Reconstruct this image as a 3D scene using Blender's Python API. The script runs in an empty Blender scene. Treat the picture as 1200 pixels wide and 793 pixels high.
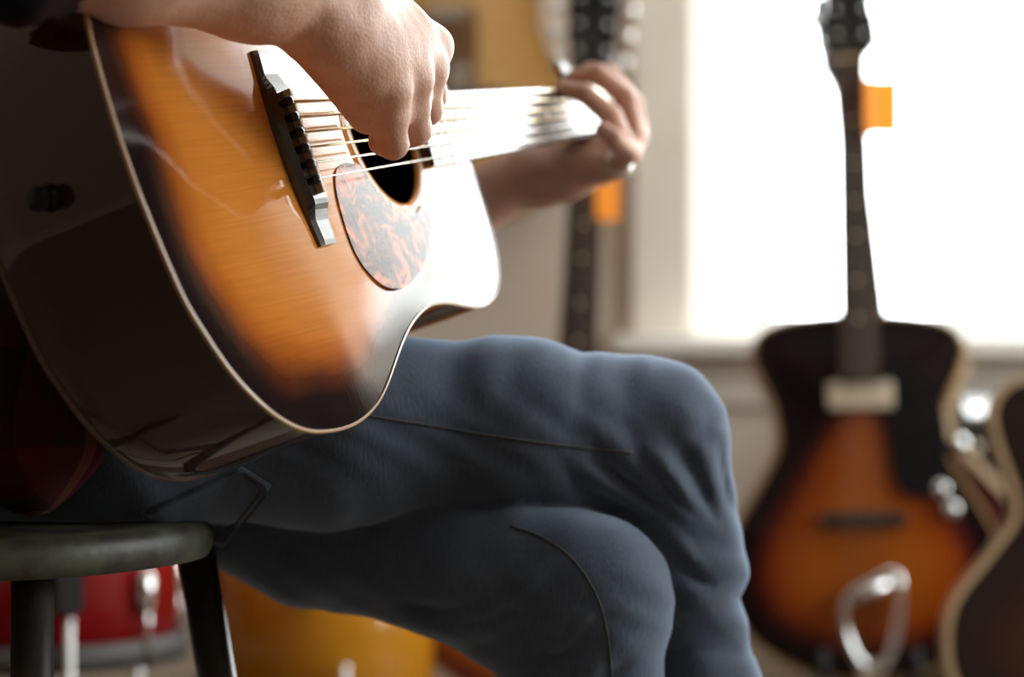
import bpy, bmesh, math, random
import numpy as np
from mathutils import Vector, Matrix

random.seed(3)
SC = bpy.context.scene
COL = SC.collection

# ------------------------------------------------------------------ camera
F = 85 / 36 * 1200          # focal length in pixels of the 1200x793 frame
ZC = 0.70                   # camera height
cam_d = bpy.data.cameras.new('camera')
cam = bpy.data.objects.new('camera', cam_d)
COL.objects.link(cam)
cam.location = (0, 0, ZC)
cam.rotation_euler = (math.pi / 2, 0, 0)
cam_d.lens = 85
cam_d.sensor_width = 36
cam_d.clip_start = 0.05
cam_d.dof.use_dof = True
cam_d.dof.focus_distance = 1.60
cam_d.dof.aperture_fstop = 3.4
SC.camera = cam

# ------------------------------------------------------------------ light
world = bpy.data.worlds.new('overcast_sky')
SC.world = world
world.use_nodes = True
bg = world.node_tree.nodes['Background']
bg.inputs[0].default_value = (0.95, 0.985, 1.0, 1)
bg.inputs[1].default_value = 5.2

SC.view_settings.view_transform = 'Standard'
SC.view_settings.look = 'None'
SC.view_settings.exposure = 1.55
SC.view_settings.gamma = 1
SC.view_settings.use_curve_mapping = False
SC.cycles.use_denoising = True
SC.cycles.max_bounces = 10
SC.cycles.diffuse_bounces = 6
SC.cycles.sample_clamp_indirect = 6

# room and window dimensions (metres)
RX0, RX1, RY0, RY1, RH = -2.3, 3.05, -1.9, 4.0, 2.65
WX0, WX1, WZ0, WZ1 = 0.302, 2.22, ZC + 0.005, 2.4


def portal(name, loc, rot, sx, sy):
    l = bpy.data.lights.new(name, 'AREA')
    l.shape = 'RECTANGLE'; l.size = sx; l.size_y = sy
    l.cycles.is_portal = True
    o = bpy.data.objects.new(name, l); COL.objects.link(o)
    o.location = loc; o.rotation_euler = rot
    return o


# added window in the right-hand wall, unseen, put in for extra daylight
SY0, SY1, SZ0, SZ1 = 1.5, 3.3, 0.80, 2.4
portal('added_side_window_portal', (RX1 + 0.2, (SY0 + SY1) / 2, (SZ0 + SZ1) / 2), (0, math.pi / 2, 0), SZ1 - SZ0, SY1 - SY0)
portal('window_daylight_portal', ((WX0 + WX1) / 2, RY1 + 0.2, (WZ0 + WZ1) / 2), (-math.pi / 2, 0, 0), WX1 - WX0, WZ1 - WZ0)

# ------------------------------------------------------------------ helpers


def at(u, v, Y):
    return Vector(((u - 600) / F * Y, Y, ZC + (396.5 - v) / F * Y))


MATS = {}


def mat(name, col, rough=0.5, metal=0.0, coat=0.0, coat_rough=0.08, noise=None, bump=None, spec=0.5, sheen=0.0, sss=0.0, sheen_tint=None):
    """noise = (scale, colour2, contrast) ; bump = (scale, strength, distance)"""
    if name in MATS:
        return MATS[name]
    m = bpy.data.materials.new(name)
    m.use_nodes = True
    nt = m.node_tree
    b = nt.nodes['Principled BSDF']
    b.inputs['Base Color'].default_value = (*col, 1)
    b.inputs['Roughness'].default_value = rough
    b.inputs['Metallic'].default_value = metal
    b.inputs['Coat Weight'].default_value = coat
    b.inputs['Coat Roughness'].default_value = coat_rough
    b.inputs['Specular IOR Level'].default_value = spec
    b.inputs['Sheen Weight'].default_value = sheen
    if sheen_tint:
        b.inputs['Sheen Tint'].default_value = (*sheen_tint, 1)
    if sss:
        b.inputs['Subsurface Weight'].default_value = sss
        b.inputs['Subsurface Radius'].default_value = (0.012, 0.004, 0.002)
    if noise or bump:
        tc = nt.nodes.new('ShaderNodeTexCoord')
    if noise:
        n = nt.nodes.new('ShaderNodeTexNoise')
        n.inputs['Scale'].default_value = noise[0]
        n.inputs['Detail'].default_value = 6
        nt.links.new(tc.outputs['Object'], n.inputs['Vector'])
        r = nt.nodes.new('ShaderNodeValToRGB')
        c = noise[2]
        r.color_ramp.elements[0].position = 0.5 - c
        r.color_ramp.elements[1].position = 0.5 + c
        r.color_ramp.elements[0].color = (*col, 1)
        r.color_ramp.elements[1].color = (*noise[1], 1)
        nt.links.new(n.outputs['Fac'], r.inputs['Fac'])
        nt.links.new(r.outputs['Color'], b.inputs['Base Color'])
    if bump:
        n2 = nt.nodes.new('ShaderNodeTexNoise')
        n2.inputs['Scale'].default_value = bump[0]
        n2.inputs['Detail'].default_value = 4
        nt.links.new(tc.outputs['Object'], n2.inputs['Vector'])
        bp = nt.nodes.new('ShaderNodeBump')
        bp.inputs['Strength'].default_value = bump[1]
        bp.inputs['Distance'].default_value = bump[2]
        nt.links.new(n2.outputs['Fac'], bp.inputs['Height'])
        nt.links.new(bp.outputs['Normal'], b.inputs['Normal'])
    MATS[name] = m
    return m


def burst_mat(name, stops, rough=0.28, coat=1.0, coat_rough=0.1, grain=0.12, scratch=0.0):
    """sunburst lacquer: colour follows the mesh attribute 'burst' (distance from the rim)"""
    m = bpy.data.materials.new(name)
    m.use_nodes = True
    nt = m.node_tree
    L = nt.links.new
    b = nt.nodes['Principled BSDF']
    b.inputs['Roughness'].default_value = rough
    b.inputs['Coat Weight'].default_value = coat
    b.inputs['Coat Roughness'].default_value = coat_rough
    b.inputs['Specular IOR Level'].default_value = .0
    at_ = nt.nodes.new('ShaderNodeAttribute'); at_.attribute_name = 'burst'
    tc = nt.nodes.new('ShaderNodeTexCoord')
    mp = nt.nodes.new('ShaderNodeMapping'); mp.inputs['Scale'].default_value = (3, 160, 3)
    L(tc.outputs['Object'], mp.inputs['Vector'])
    n = nt.nodes.new('ShaderNodeTexNoise'); n.inputs['Scale'].default_value = 4; n.inputs['Detail'].default_value = 5
    L(mp.outputs['Vector'], n.inputs['Vector'])
    n2 = nt.nodes.new('ShaderNodeTexNoise'); n2.inputs['Scale'].default_value = 22; n2.inputs['Detail'].default_value = 3
    L(tc.outputs['Object'], n2.inputs['Vector'])
    ad = nt.nodes.new('ShaderNodeMath'); ad.operation = 'MULTIPLY_ADD'
    L(n2.outputs['Fac'], ad.inputs[0]); ad.inputs[1].default_value = 0.10
    L(at_.outputs['Fac'], ad.inputs[2])
    sb = nt.nodes.new('ShaderNodeMath'); sb.operation = 'SUBTRACT'; L(ad.outputs[0], sb.inputs[0]); sb.inputs[1].default_value = 0.05
    r = nt.nodes.new('ShaderNodeValToRGB')
    el = r.color_ramp.elements
    while len(el) < len(stops):
        el.new(0.5)
    for e, (p, c) in zip(el, stops):
        e.position = p; e.color = (*c, 1)
    L(sb.outputs[0], r.inputs['Fac'])
    mx = nt.nodes.new('ShaderNodeMixRGB'); mx.blend_type = 'MULTIPLY'; mx.inputs[0].default_value = grain * 4
    gr = nt.nodes.new('ShaderNodeMapRange'); gr.inputs[1].default_value = 0.3; gr.inputs[2].default_value = 0.7
    gr.inputs[3].default_value = 0.6; gr.inputs[4].default_value = 1.25
    L(n.outputs['Fac'], gr.inputs[0])
    L(r.outputs['Color'], mx.inputs[1]); L(gr.outputs[0], mx.inputs[2])
    L(mx.outputs[0], b.inputs['Base Color'])
    # worn lacquer: checking lines and smudges vary the gloss
    n3 = nt.nodes.new('ShaderNodeTexNoise'); n3.inputs['Scale'].default_value = 9; n3.inputs['Detail'].default_value = 7; n3.inputs['Roughness'].default_value = .65
    L(tc.outputs['Object'], n3.inputs['Vector'])
    mr = nt.nodes.new('ShaderNodeMapRange')
    mr.inputs[1].default_value = .35; mr.inputs[2].default_value = .7
    mr.inputs[3].default_value = coat_rough * .7; mr.inputs[4].default_value = coat_rough * 1.7
    L(n3.outputs['Fac'], mr.inputs[0]); L(mr.outputs[0], b.inputs['Coat Roughness'])
    if scratch:
        mp2 = nt.nodes.new('ShaderNodeMapping'); mp2.inputs['Scale'].default_value = (160, 12, 12)
        L(tc.outputs['Object'], mp2.inputs['Vector'])
        n4 = nt.nodes.new('ShaderNodeTexNoise'); n4.inputs['Scale'].default_value = 3; n4.inputs['Detail'].default_value = 4; n4.inputs['Distortion'].default_value = 1.2
        L(mp2.outputs['Vector'], n4.inputs['Vector'])
        bp = nt.nodes.new('ShaderNodeBump'); bp.inputs['Strength'].default_value = scratch; bp.inputs['Distance'].default_value = 0.0012
        L(n4.outputs['Fac'], bp.inputs['Height'])
        L(bp.outputs['Normal'], b.inputs['Normal']); L(bp.outputs['Normal'], b.inputs['Coat Normal'])
    return m


def link(name, me, m=None, parent=None, smooth=False):
    o = bpy.data.objects.new(name, me)
    COL.objects.link(o)
    if m is not None and not me.materials:
        me.materials.append(m)
    if parent is not None:
        o.parent = parent
    if smooth:
        me.polygons.foreach_set('use_smooth', [True] * len(me.polygons))
    return o


def pydata(name, V, Fc, m=None, parent=None, smooth=False):
    me = bpy.data.meshes.new(name)
    me.from_pydata([tuple(v) for v in V], [], [tuple(f) for f in Fc])
    me.validate(); me.update()
    bm = bmesh.new(); bm.from_mesh(me)
    bmesh.ops.recalc_face_normals(bm, faces=bm.faces)
    bm.to_mesh(me); bm.free()
    return link(name, me, m, parent, smooth)


def tag(o, label, cat, group=None):
    o['label'] = label; o['category'] = cat
    if group:
        o['group'] = group
    return o


def struct(o, label=None):
    o['kind'] = 'structure'
    if label:
        o['label'] = label
    return o


def thing(name, label, cat, M=None, loc=None, group=None):
    o = bpy.data.objects.new(name, None)
    o.empty_display_size = 0.05
    COL.objects.link(o)
    if M is not None:
        o.matrix_world = M
    elif loc is not None:
        o.location = loc
    return tag(o, label, cat, group)


def bm_obj(name, bm, m, parent=None, smooth=False, bevel=0.0, seg=2):
    if bevel:
        bmesh.ops.bevel(bm, geom=[e for e in bm.edges], offset=bevel, segments=seg, profile=0.6, affect='EDGES')
    me = bpy.data.meshes.new(name)
    bm.to_mesh(me); bm.free()
    return link(name, me, m, parent, smooth)


def add_box(bm, lo, hi):
    lo = Vector(lo); hi = Vector(hi)
    r = bmesh.ops.create_cube(bm, size=1)
    s = hi - lo; c = (lo + hi) / 2
    for v in r['verts']:
        v.co = Vector((v.co.x * s.x + c.x, v.co.y * s.y + c.y, v.co.z * s.z + c.z))
    return r['verts']


def box(name, lo, hi, m, parent=None, bevel=0.0, seg=2):
    bm = bmesh.new()
    add_box(bm, lo, hi)
    return bm_obj(name, bm, m, parent, bevel=bevel, seg=seg)


def frames(pts):
    pts = [Vector(p) for p in pts]
    n = len(pts)
    T = [(pts[min(i + 1, n - 1)] - pts[max(i - 1, 0)]).normalized() for i in range(n)]
    up = Vector((0, 0, 1)) if abs(T[0].z) < 0.9 else Vector((1, 0, 0))
    N = (up - T[0] * up.dot(T[0])).normalized()
    out = []
    for i in range(n):
        N = (N - T[i] * N.dot(T[i])).normalized()
        out.append((pts[i], T[i], N, T[i].cross(N)))
    return out


def tube_data(pts, r, seg=10, closed=False, cap=True):
    fr = frames(pts)
    n = len(fr)
    rr = r if isinstance(r, (list, tuple)) else [r] * n
    V = []; Fc = []
    for (p, t, a, b), q in zip(fr, rr):
        for k in range(seg):
            w = 2 * math.pi * k / seg
            V.append(p + (a * math.cos(w) + b * math.sin(w)) * q)
    for i in range(n if closed else n - 1):
        j = (i + 1) % n
        for k in range(seg):
            l = (k + 1) % seg
            Fc.append((i * seg + k, i * seg + l, j * seg + l, j * seg + k))
    if cap and not closed:
        Fc.append(tuple(range(seg))[::-1]); Fc.append(tuple((n - 1) * seg + k for k in range(seg)))
    return V, Fc


def tube(name, pts, r, m, parent=None, seg=10, closed=False):
    V, Fc = tube_data(pts, r, seg, closed)
    return pydata(name, V, Fc, m, parent, smooth=True)


def lathe(name, prof, m, parent=None, seg=32, axis_M=None, smooth=True):
    """prof = [(r, z)] from bottom to top; revolved about Z"""
    V = []; Fc = []
    n = len(prof)
    for r, z in prof:
        for k in range(seg):
            w = 2 * math.pi * k / seg
            V.append(Vector((r * math.cos(w), r * math.sin(w), z)))
    if axis_M is not None:
        V = [axis_M @ v for v in V]
    for i in range(n - 1):
        for k in range(seg):
            l = (k + 1) % seg
            Fc.append((i * seg + k, i * seg + l, (i + 1) * seg + l, (i + 1) * seg + k))
    Fc.append(tuple(range(seg))[::-1]); Fc.append(tuple((n - 1) * seg + k for k in range(seg)))
    return pydata(name, V, Fc, m, parent, smooth)


def catmull(P, n, closed=False):
    P = [np.array(p, float) for p in P]
    m = len(P)
    segs = m if closed else m - 1
    g = lambda i: P[i % m] if closed else P[max(0, min(m - 1, i))]
    out = []
    for s in range(segs):
        p0, p1, p2, p3 = g(s - 1), g(s), g(s + 1), g(s + 2)
        k = max(2, n // segs)
        for i in range(k):
            t = i / k
            out.append(0.5 * ((2 * p1) + (-p0 + p2) * t + (2 * p0 - 5 * p1 + 4 * p2 - p3) * t * t + (-p0 + 3 * p1 - 3 * p2 + p3) * t ** 3))
    if not closed:
        out.append(P[-1])
    return out


def resample(P, n, closed=False):
    P = np.array(P, float)
    if closed:
        P = np.vstack([P, P[:1]])
    d = np.r_[0, np.cumsum(np.linalg.norm(np.diff(P, axis=0), axis=1))]
    s = np.linspace(0, d[-1], n + 1 if closed else n)
    Q = np.stack([np.interp(s, d, P[:, k]) for k in range(P.shape[1])], 1)
    return Q[:-1] if closed else Q


def plate(name, poly, z0, z1, m, parent=None, bevel=0.0, smooth=False, zfun=None):
    """thin slab with the outline poly (x,y), between z0 and z1"""
    bm = bmesh.new()
    vs = [bm.verts.new((p[0], p[1], z0)) for p in poly]
    f = bm.faces.new(vs)
    r = bmesh.ops.extrude_face_region(bm, geom=[f])
    for v in r['geom']:
        if isinstance(v, bmesh.types.BMVert):
            v.co.z = z1
    bmesh.ops.recalc_face_normals(bm, faces=bm.faces)
    if bevel:
        es = [e for e in bm.edges if all(abs(v.co.z - z1) < 1e-7 for v in e.verts)]
        bmesh.ops.bevel(bm, geom=es, offset=bevel, segments=2, profile=0.6, affect='EDGES')
    if zfun:
        for v in bm.verts:
            v.co.z += zfun(v.co.x, v.co.y)
    return bm_obj(name, bm, m, parent, smooth)


# ---- implicit surfaces for bodies and cloth --------------------------------
class Sdf:
    pass


def rc(P, a, b, ra, rb):
    a = np.array(a, np.float32); b = np.array(b, np.float32)
    ba = b - a
    pa = P - a
    h = np.clip((pa @ ba) / max(1e-9, float(ba @ ba)), 0, 1)
    return np.linalg.norm(pa - h[:, None] * ba, axis=1) - (ra + (rb - ra) * h)


def ell(P, c, r, Rm=None):
    q = P - np.array(c, np.float32)
    if Rm is not None:
        q = q @ np.array(Rm, np.float32)
    r = np.array(r, np.float32)
    k0 = np.linalg.norm(q / r, axis=1); k1 = np.linalg.norm(q / (r * r), axis=1)
    return k0 * (k0 - 1) / np.maximum(k1, 1e-6)


def smin(a, b, k):
    h = np.clip(0.5 + 0.5 * (b - a) / k, 0, 1)
    return b * (1 - h) + a * h - k * h * (1 - h)


def smax(a, b, k):
    return -smin(-a, -b, k)


def chain(P, pts, k=0.006):
    """pts = [(vec, radius)] a limb of round cones"""
    d = None
    for (a, ra), (b, rb) in zip(pts, pts[1:]):
        e = rc(P, a, b, ra, rb)
        d = e if d is None else smin(d, e, k)
    return d


def surface_net(fn, lo, hi, h):
    lo = np.array(lo, float); hi = np.array(hi, float)
    n = np.ceil((hi - lo) / h).astype(int) + 1
    ax = [lo[i] + h * np.arange(n[i]) for i in range(3)]
    vals = np.empty(n, np.float32)
    yy, zz = np.meshgrid(ax[1], ax[2], indexing='ij')
    step = max(1, int(400000 // (n[1] * n[2])))
    for i in range(0, n[0], step):
        xs = ax[0][i:i + step]
        P = np.empty((len(xs), n[1], n[2], 3), np.float32)
        P[..., 0] = xs[:, None, None]; P[..., 1] = yy; P[..., 2] = zz
        vals[i:i + step] = fn(P.reshape(-1, 3)).reshape(len(xs), n[1], n[2])
    ins = vals < 0
    c = np.zeros(n - 1, np.int8)
    for dx in (0, 1):
        for dy in (0, 1):
            for dz in (0, 1):
                c += ins[dx:n[0] - 1 + dx, dy:n[1] - 1 + dy, dz:n[2] - 1 + dz]
    act = (c > 0) & (c < 8)
    idx = np.full(n - 1, -1, np.int64)
    I = np.argwhere(act)
    idx[act] = np.arange(len(I))
    corner = {}
    for dx in (0, 1):
        for dy in (0, 1):
            for dz in (0, 1):
                corner[dx, dy, dz] = vals[I[:, 0] + dx, I[:, 1] + dy, I[:, 2] + dz]
    acc = np.zeros((len(I), 3)); cnt = np.zeros(len(I))
    ks = list(corner)
    for a in ks:
        for ax_ in range(3):
            if a[ax_] == 0:
                b = list(a); b[ax_] = 1; b = tuple(b)
                va, vb = corner[a], corner[b]
                s = (va < 0) != (vb < 0)
                t = va / np.where(s, va - vb, 1)
                p = np.tile(np.array(a, float), (len(I), 1)); p[:, ax_] += t
                acc[s] += p[s]; cnt[s] += 1
    V = lo + h * (I + acc / cnt[:, None])
    Q = []
    for ax_ in range(3):
        o1, o2 = (ax_ + 1) % 3, (ax_ + 2) % 3
        sl0 = [slice(1, -1)] * 3; sl1 = [slice(1, -1)] * 3
        sl0[ax_] = slice(0, n[ax_] - 1); sl1[ax_] = slice(1, n[ax_])
        A = ins[tuple(sl0)]; B = ins[tuple(sl1)]
        for flip, mask in ((False, A & ~B), (True, ~A & B)):
            E = np.argwhere(mask)
            if not len(E):
                continue
            off = np.array([1, 1, 1]); off[ax_] = 0
            E = E + off
            def cell(d1, d2):
                C = E.copy(); C[:, o1] -= d1; C[:, o2] -= d2
                return idx[C[:, 0], C[:, 1], C[:, 2]]
            q = np.stack([cell(1, 1), cell(0, 1), cell(0, 0), cell(1, 0)], 1)
            if flip:
                q = q[:, ::-1]
            Q.append(q)
    Q = np.vstack(Q)
    return V, Q[(Q >= 0).all(1)]


def mesh_np(name, V, Q):
    me = bpy.data.meshes.new(name)
    me.vertices.add(len(V)); me.vertices.foreach_set('co', V.ravel())
    me.loops.add(Q.size); me.loops.foreach_set('vertex_index', Q.ravel().astype(np.int32))
    me.polygons.add(len(Q))
    me.polygons.foreach_set('loop_start', np.arange(0, Q.size, 4, dtype=np.int32))
    me.polygons.foreach_set('use_smooth', [True] * len(Q))
    me.update(calc_edges=True)
    me.validate()
    return me


def trace(fn, u, v, y0, y1):
    """first hit of the camera-side sight line on an implicit surface (used to lay seams on cloth)"""
    d = np.array([(u - 600) / F, 1, (396.5 - v) / F]); nrm = np.linalg.norm(d)
    Y = y0
    for _ in range(200):
        p = d * Y + np.array([0, 0, ZC])
        s = float(fn(p[None].astype(np.float32))[0])
        if s < 0.0003:
            return p
        Y += max(0.0004, s * 0.6 / nrm)
        if Y > y1:
            return None
    return None


def grad(fn, p):
    e = 0.002
    P = np.array([p + np.eye(3)[i] * e * s for i in range(3) for s in (1, -1)], np.float32)
    v = fn(P)
    g = np.array([v[0] - v[1], v[2] - v[3], v[4] - v[5]])
    return g / max(1e-9, np.linalg.norm(g))

# ------------------------------------------------------------------ the room
M_wall = mat('plaster_beige', (0.56, 0.47, 0.38), 0.9, noise=(3.5, (0.60, 0.51, 0.42), 0.25), bump=(60, 0.15, 0.002))
M_rear = mat('brown_panelling', (0.36, 0.27, 0.20), 0.8, noise=(3.0, (0.40, 0.30, 0.225), 0.25))
M_ceil = mat('ceiling_white', (0.80, 0.78, 0.74), 0.9, noise=(4.0, (0.77, 0.75, 0.72), 0.2))
M_trim = mat('trim_paint', (0.72, 0.66, 0.58), 0.45, noise=(9, (0.69, 0.62, 0.54), 0.2))
M_sill = mat('sill_paint', (0.80, 0.77, 0.72), 0.4, noise=(9, (0.76, 0.73, 0.68), 0.2))


def floor_mat():
    m = bpy.data.materials.new('worn_floorboards')
    m.use_nodes = True
    nt = m.node_tree; L = nt.links.new
    b = nt.nodes['Principled BSDF']
    tc = nt.nodes.new('ShaderNodeTexCoord')
    br = nt.nodes.new('ShaderNodeTexBrick')
    br.inputs['Scale'].default_value = 1.0
    br.inputs['Brick Width'].default_value = 1.6; br.inputs['Row Height'].default_value = 0.11
    br.inputs['Mortar Size'].default_value = 0.002
    br.inputs['Color1'].default_value = (0.22, 0.165, 0.12, 1); br.inputs['Color2'].default_value = (0.27, 0.205, 0.15, 1)
    br.inputs['Mortar'].default_value = (0.12, 0.09, 0.07, 1)
    L(tc.outputs['Object'], br.inputs['Vector'])
    n = nt.nodes.new('ShaderNodeTexNoise'); n.inputs['Scale'].default_value = 6; n.inputs['Detail'].default_value = 6
    L(tc.outputs['Object'], n.inputs['Vector'])
    mx = nt.nodes.new('ShaderNodeMixRGB'); mx.blend_type = 'MULTIPLY'; mx.inputs[0].default_value = .35
    L(br.outputs['Color'], mx.inputs[1]); L(n.outputs['Color'], mx.inputs[2])
    L(mx.outputs[0], b.inputs['Base Color'])
    b.inputs['Roughness'].default_value = 0.5
    return m


M_floor = floor_mat()
T = 0.22
struct(box('floor', (RX0 - T, RY0 - T, -0.1), (RX1 + T, RY1 + T, 0), M_floor))
struct(box('ceiling', (RX0 - T, RY0 - T, RH), (RX1 + T, RY1 + T, RH + 0.1), M_ceil))
struct(box('wall_left', (RX0 - T, RY0, 0), (RX0, RY1, RH), M_rear))
bm = bmesh.new()
add_box(bm, (RX1, RY0, 0), (RX1 + T, SY0, RH)); add_box(bm, (RX1, SY1, 0), (RX1 + T, RY1, RH))
add_box(bm, (RX1, SY0, 0), (RX1 + T, SY1, SZ0)); add_box(bm, (RX1, SY0, SZ1), (RX1 + T, SY1, RH))
struct(bm_obj('wall_right', bm, M_rear))
struct(box('wall_front', (RX0 - T, RY0 - T, 0), (RX1 + T, RY0, RH), M_rear))
bm = bmesh.new()
add_box(bm, (RX0 - T, RY1, 0), (WX0, RY1 + T, RH))
add_box(bm, (WX1, RY1, 0), (RX1 + T, RY1 + T, RH))
add_box(bm, (WX0, RY1, 0), (WX1, RY1 + T, WZ0 - 0.03))
add_box(bm, (WX0, RY1, WZ1), (WX1, RY1 + T, RH))
struct(bm_obj('wall_back', bm, M_wall))
# casing, sill, apron
struct(box('trim_1', (WX0 - 0.105, RY1 - 0.028, WZ0 + 0.0), (WX0 - 0.004, RY1 + 0.02, WZ1 + 0.1), M_trim, bevel=0.006))
struct(box('trim_2', (WX1 + 0.004, RY1 - 0.028, WZ0), (WX1 + 0.105, RY1 + 0.02, WZ1 + 0.1), M_trim, bevel=0.006))
struct(box('trim_3', (WX0 - 0.004, RY1 - 0.026, WZ1), (WX1 + 0.004, RY1 + 0.02, WZ1 + 0.1), M_trim, bevel=0.006))
struct(box('trim_4', (WX0 - 0.14, RY1 - 0.10, WZ0 - 0.032), (WX1 + 0.14, RY1 + T - 0.03, WZ0), M_sill, bevel=0.008), 'pale painted window sill')
struct(box('trim_5', (WX0 - 0.105, RY1 - 0.022, WZ0 - 0.115), (WX1 + 0.105, RY1 + 0.01, WZ0 - 0.032), M_trim, bevel=0.005), 'painted apron board under the sill')
M_base = mat('baseboard_paint', (0.50, 0.43, 0.36), 0.5, noise=(8, (0.46, 0.40, 0.33), .2))
struct(box('baseboard_back', (RX0, RY1 - 0.02, 0), (RX1, RY1, 0.14), M_base, bevel=0.004))
struct(box('baseboard_left', (RX0, RY0, 0), (RX0 + 0.02, RY1, 0.14), M_base, bevel=0.004))
struct(box('baseboard_right', (RX1 - 0.02, RY0, 0), (RX1, RY1, 0.14), M_base, bevel=0.004))

# window: frame, sashes, panes
win = bpy.data.objects.new('window_1', None); COL.objects.link(win); win.location = ((WX0 + WX1) / 2, RY1 + 0.12, WZ0)
struct(win, 'tall white window with blown-out daylight behind the guitars')
M_frame = mat('window_paint', (0.86, 0.86, 0.84), 0.35, noise=(10, (0.83, 0.83, 0.81), .2))


def glass_mat():
    m = bpy.data.materials.new('window_glass')
    m.use_nodes = True
    nt = m.node_tree; L = nt.links.new
    nt.nodes.remove(nt.nodes['Principled BSDF'])
    t = nt.nodes.new('ShaderNodeBsdfTransparent'); t.inputs[0].default_value = (.97, .985, .98, 1)
    g = nt.nodes.new('ShaderNodeBsdfGlossy'); g.inputs['Roughness'].default_value = 0.02
    lw = nt.nodes.new('ShaderNodeLayerWeight'); lw.inputs['Blend'].default_value = .25
    fr = nt.nodes.new('ShaderNodeMapRange'); fr.inputs[3].default_value = .02; fr.inputs[4].default_value = .30
    L(lw.outputs['Facing'], fr.inputs[0])
    mx = nt.nodes.new('ShaderNodeMixShader')
    L(fr.outputs[0], mx.inputs[0]); L(t.outputs[0], mx.inputs[1]); L(g.outputs[0], mx.inputs[2])
    L(mx.outputs[0], nt.nodes['Material Output'].inputs['Surface'])
    return m


M_glass = glass_mat()
ww, wh = (WX1 - WX0) / 2, WZ1 - WZ0
bm = bmesh.new()
for lo, hi in (((-ww, -0.03, 0), (-ww + 0.04, 0.03, wh)), ((ww - 0.04, -0.03, 0), (ww, 0.03, wh)),
               ((-ww + .04, -0.03, wh - 0.04), (ww - .04, 0.03, wh)), ((-ww + .04, -0.03, 0), (ww - .04, 0.03, 0.035))):
    add_box(bm, lo, hi)
bm_obj('window_frame', bm, M_frame, win)
box('mullion', (-0.02, -0.03, 0.03), (0.02, 0.03, wh - 0.03), M_frame, win, bevel=0.004)
box('glazing_bar', (-ww + .03, -0.015, wh * .56), (ww - .03, 0.015, wh * .56 + 0.025), M_frame, win, bevel=0.003)
for sx in (0, 1):
    for sz in (0, 1):
        x0 = (-ww + .04, 0.02)[sx]; x1 = (-0.02, ww - .04)[sx]
        z0 = (.035, wh * .56 + .025)[sz]; z1 = (wh * .56, wh - .04)[sz]
        box('pane', (x0 - .004, -0.002, z0 - .004), (x1 + .004, 0.002, z1 + .004), M_glass, win)

added_win = bpy.data.objects.new('added_side_window', None); COL.objects.link(added_win); added_win.location = (RX1 + 0.12, (SY0 + SY1) / 2, SZ0)  # added opening, never in view; lets in side light
struct(added_win, 'added white window in the right-hand wall, unseen, for extra daylight')
w2, h2 = (SY1 - SY0) / 2, SZ1 - SZ0
bm = bmesh.new()
for lo, hi in (((-.03, -w2, 0), (.03, -w2 + .04, h2)), ((-.03, w2 - .04, 0), (.03, w2, h2)), ((-.03, -w2 + .04, h2 - .04), (.03, w2 - .04, h2)), ((-.03, -w2 + .04, 0), (.03, w2 - .04, .035))):
    add_box(bm, lo, hi)
bm_obj('window_frame', bm, M_frame, added_win)
box('mullion', (-.03, -.02, .03), (.03, .02, h2 - .03), M_frame, added_win, bevel=.004)
for a_, b_ in ((-w2 + .036, -.016), (.016, w2 - .036)):
    box('pane', (-.002, a_, .031), (.002, b_, h2 - .036), M_glass, added_win)

# dark curtain beside the window, unseen, added to darken the soundboard reflection
cur = thing('added_curtain', 'dark brown curtain beside the window, unseen, put in to darken what the guitar reflects', 'added_curtain', loc=(WX1 + .31, RY1 - .09, 0))
Vc = []; Fc = []
nx = 90
for j in range(6):
    z = .02 + (RH - .12 - .02) * j / 5
    for i in range(nx + 1):
        x = -.25 + .50 * i / nx
        Vc.append((x, .028 * math.sin(i / nx * 2 * math.pi * 9 + .4 * math.sin(j)), z))
for j in range(5):
    for i in range(nx):
        Fc.append((j * (nx + 1) + i, j * (nx + 1) + i + 1, (j + 1) * (nx + 1) + i + 1, (j + 1) * (nx + 1) + i))
co = pydata('cloth', Vc, Fc, mat('brown_velvet', (.022, .014, .011), .95, noise=(30, (.030, .019, .014), .2)), cur, smooth=True)
sm_ = co.modifiers.new('thick', 'SOLIDIFY'); sm_.thickness = .003
tube('curtain_rod', [(-.36, 0, RH - .09), (.30, 0, RH - .09)], .012, mat('rod_iron', (.02, .02, .02), .4), cur)
for s_ in (-.30, .28):
    tube('rod_bracket', [(s_, 0, RH - .09), (s_, .09, RH - .09)], .008, MATS['rod_iron'], cur)

# ------------------------------------------------------------------ guitars
M_black = mat('ebony', (0.010, 0.008, 0.007), 0.22, coat=1.0, coat_rough=0.12, bump=(300, 0.15, 0.0004))
M_pin = mat('pin_plastic', (0.006, 0.006, 0.006), 0.3)
M_bone = mat('aged_bone', (0.50, 0.34, 0.18), 0.45, noise=(120, (0.42, 0.27, 0.13), .2))
M_bind = mat('cream_binding', (0.36, 0.20, 0.075), 0.4, coat=.2, noise=(40, (0.29, 0.155, 0.055), .2))
M_bindd = mat('dark_binding', (0.06, 0.028, 0.014), 0.4, coat=.3, noise=(40, (0.045, 0.02, 0.01), .2))
M_bind_c = mat('pale_cream_binding', (0.62, 0.45, 0.27), 0.4, noise=(30, (0.56, 0.40, 0.24), .2))
M_mahog = mat('dark_mahogany', (0.020, 0.005, 0.004), 0.3, coat=1.0, coat_rough=0.04, spec=.05, noise=(14, (0.03, 0.009, 0.006), .25))
M_redmah = mat('dark_red_mahogany', (0.06, 0.010, 0.008), 0.3, coat=1.0, coat_rough=0.1, noise=(14, (0.045, 0.008, 0.007), .25))
M_neck = mat('neck_mahogany', (0.10, 0.04, 0.02), 0.35, coat=.6, noise=(30, (0.07, 0.028, 0.014), .25))
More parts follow.
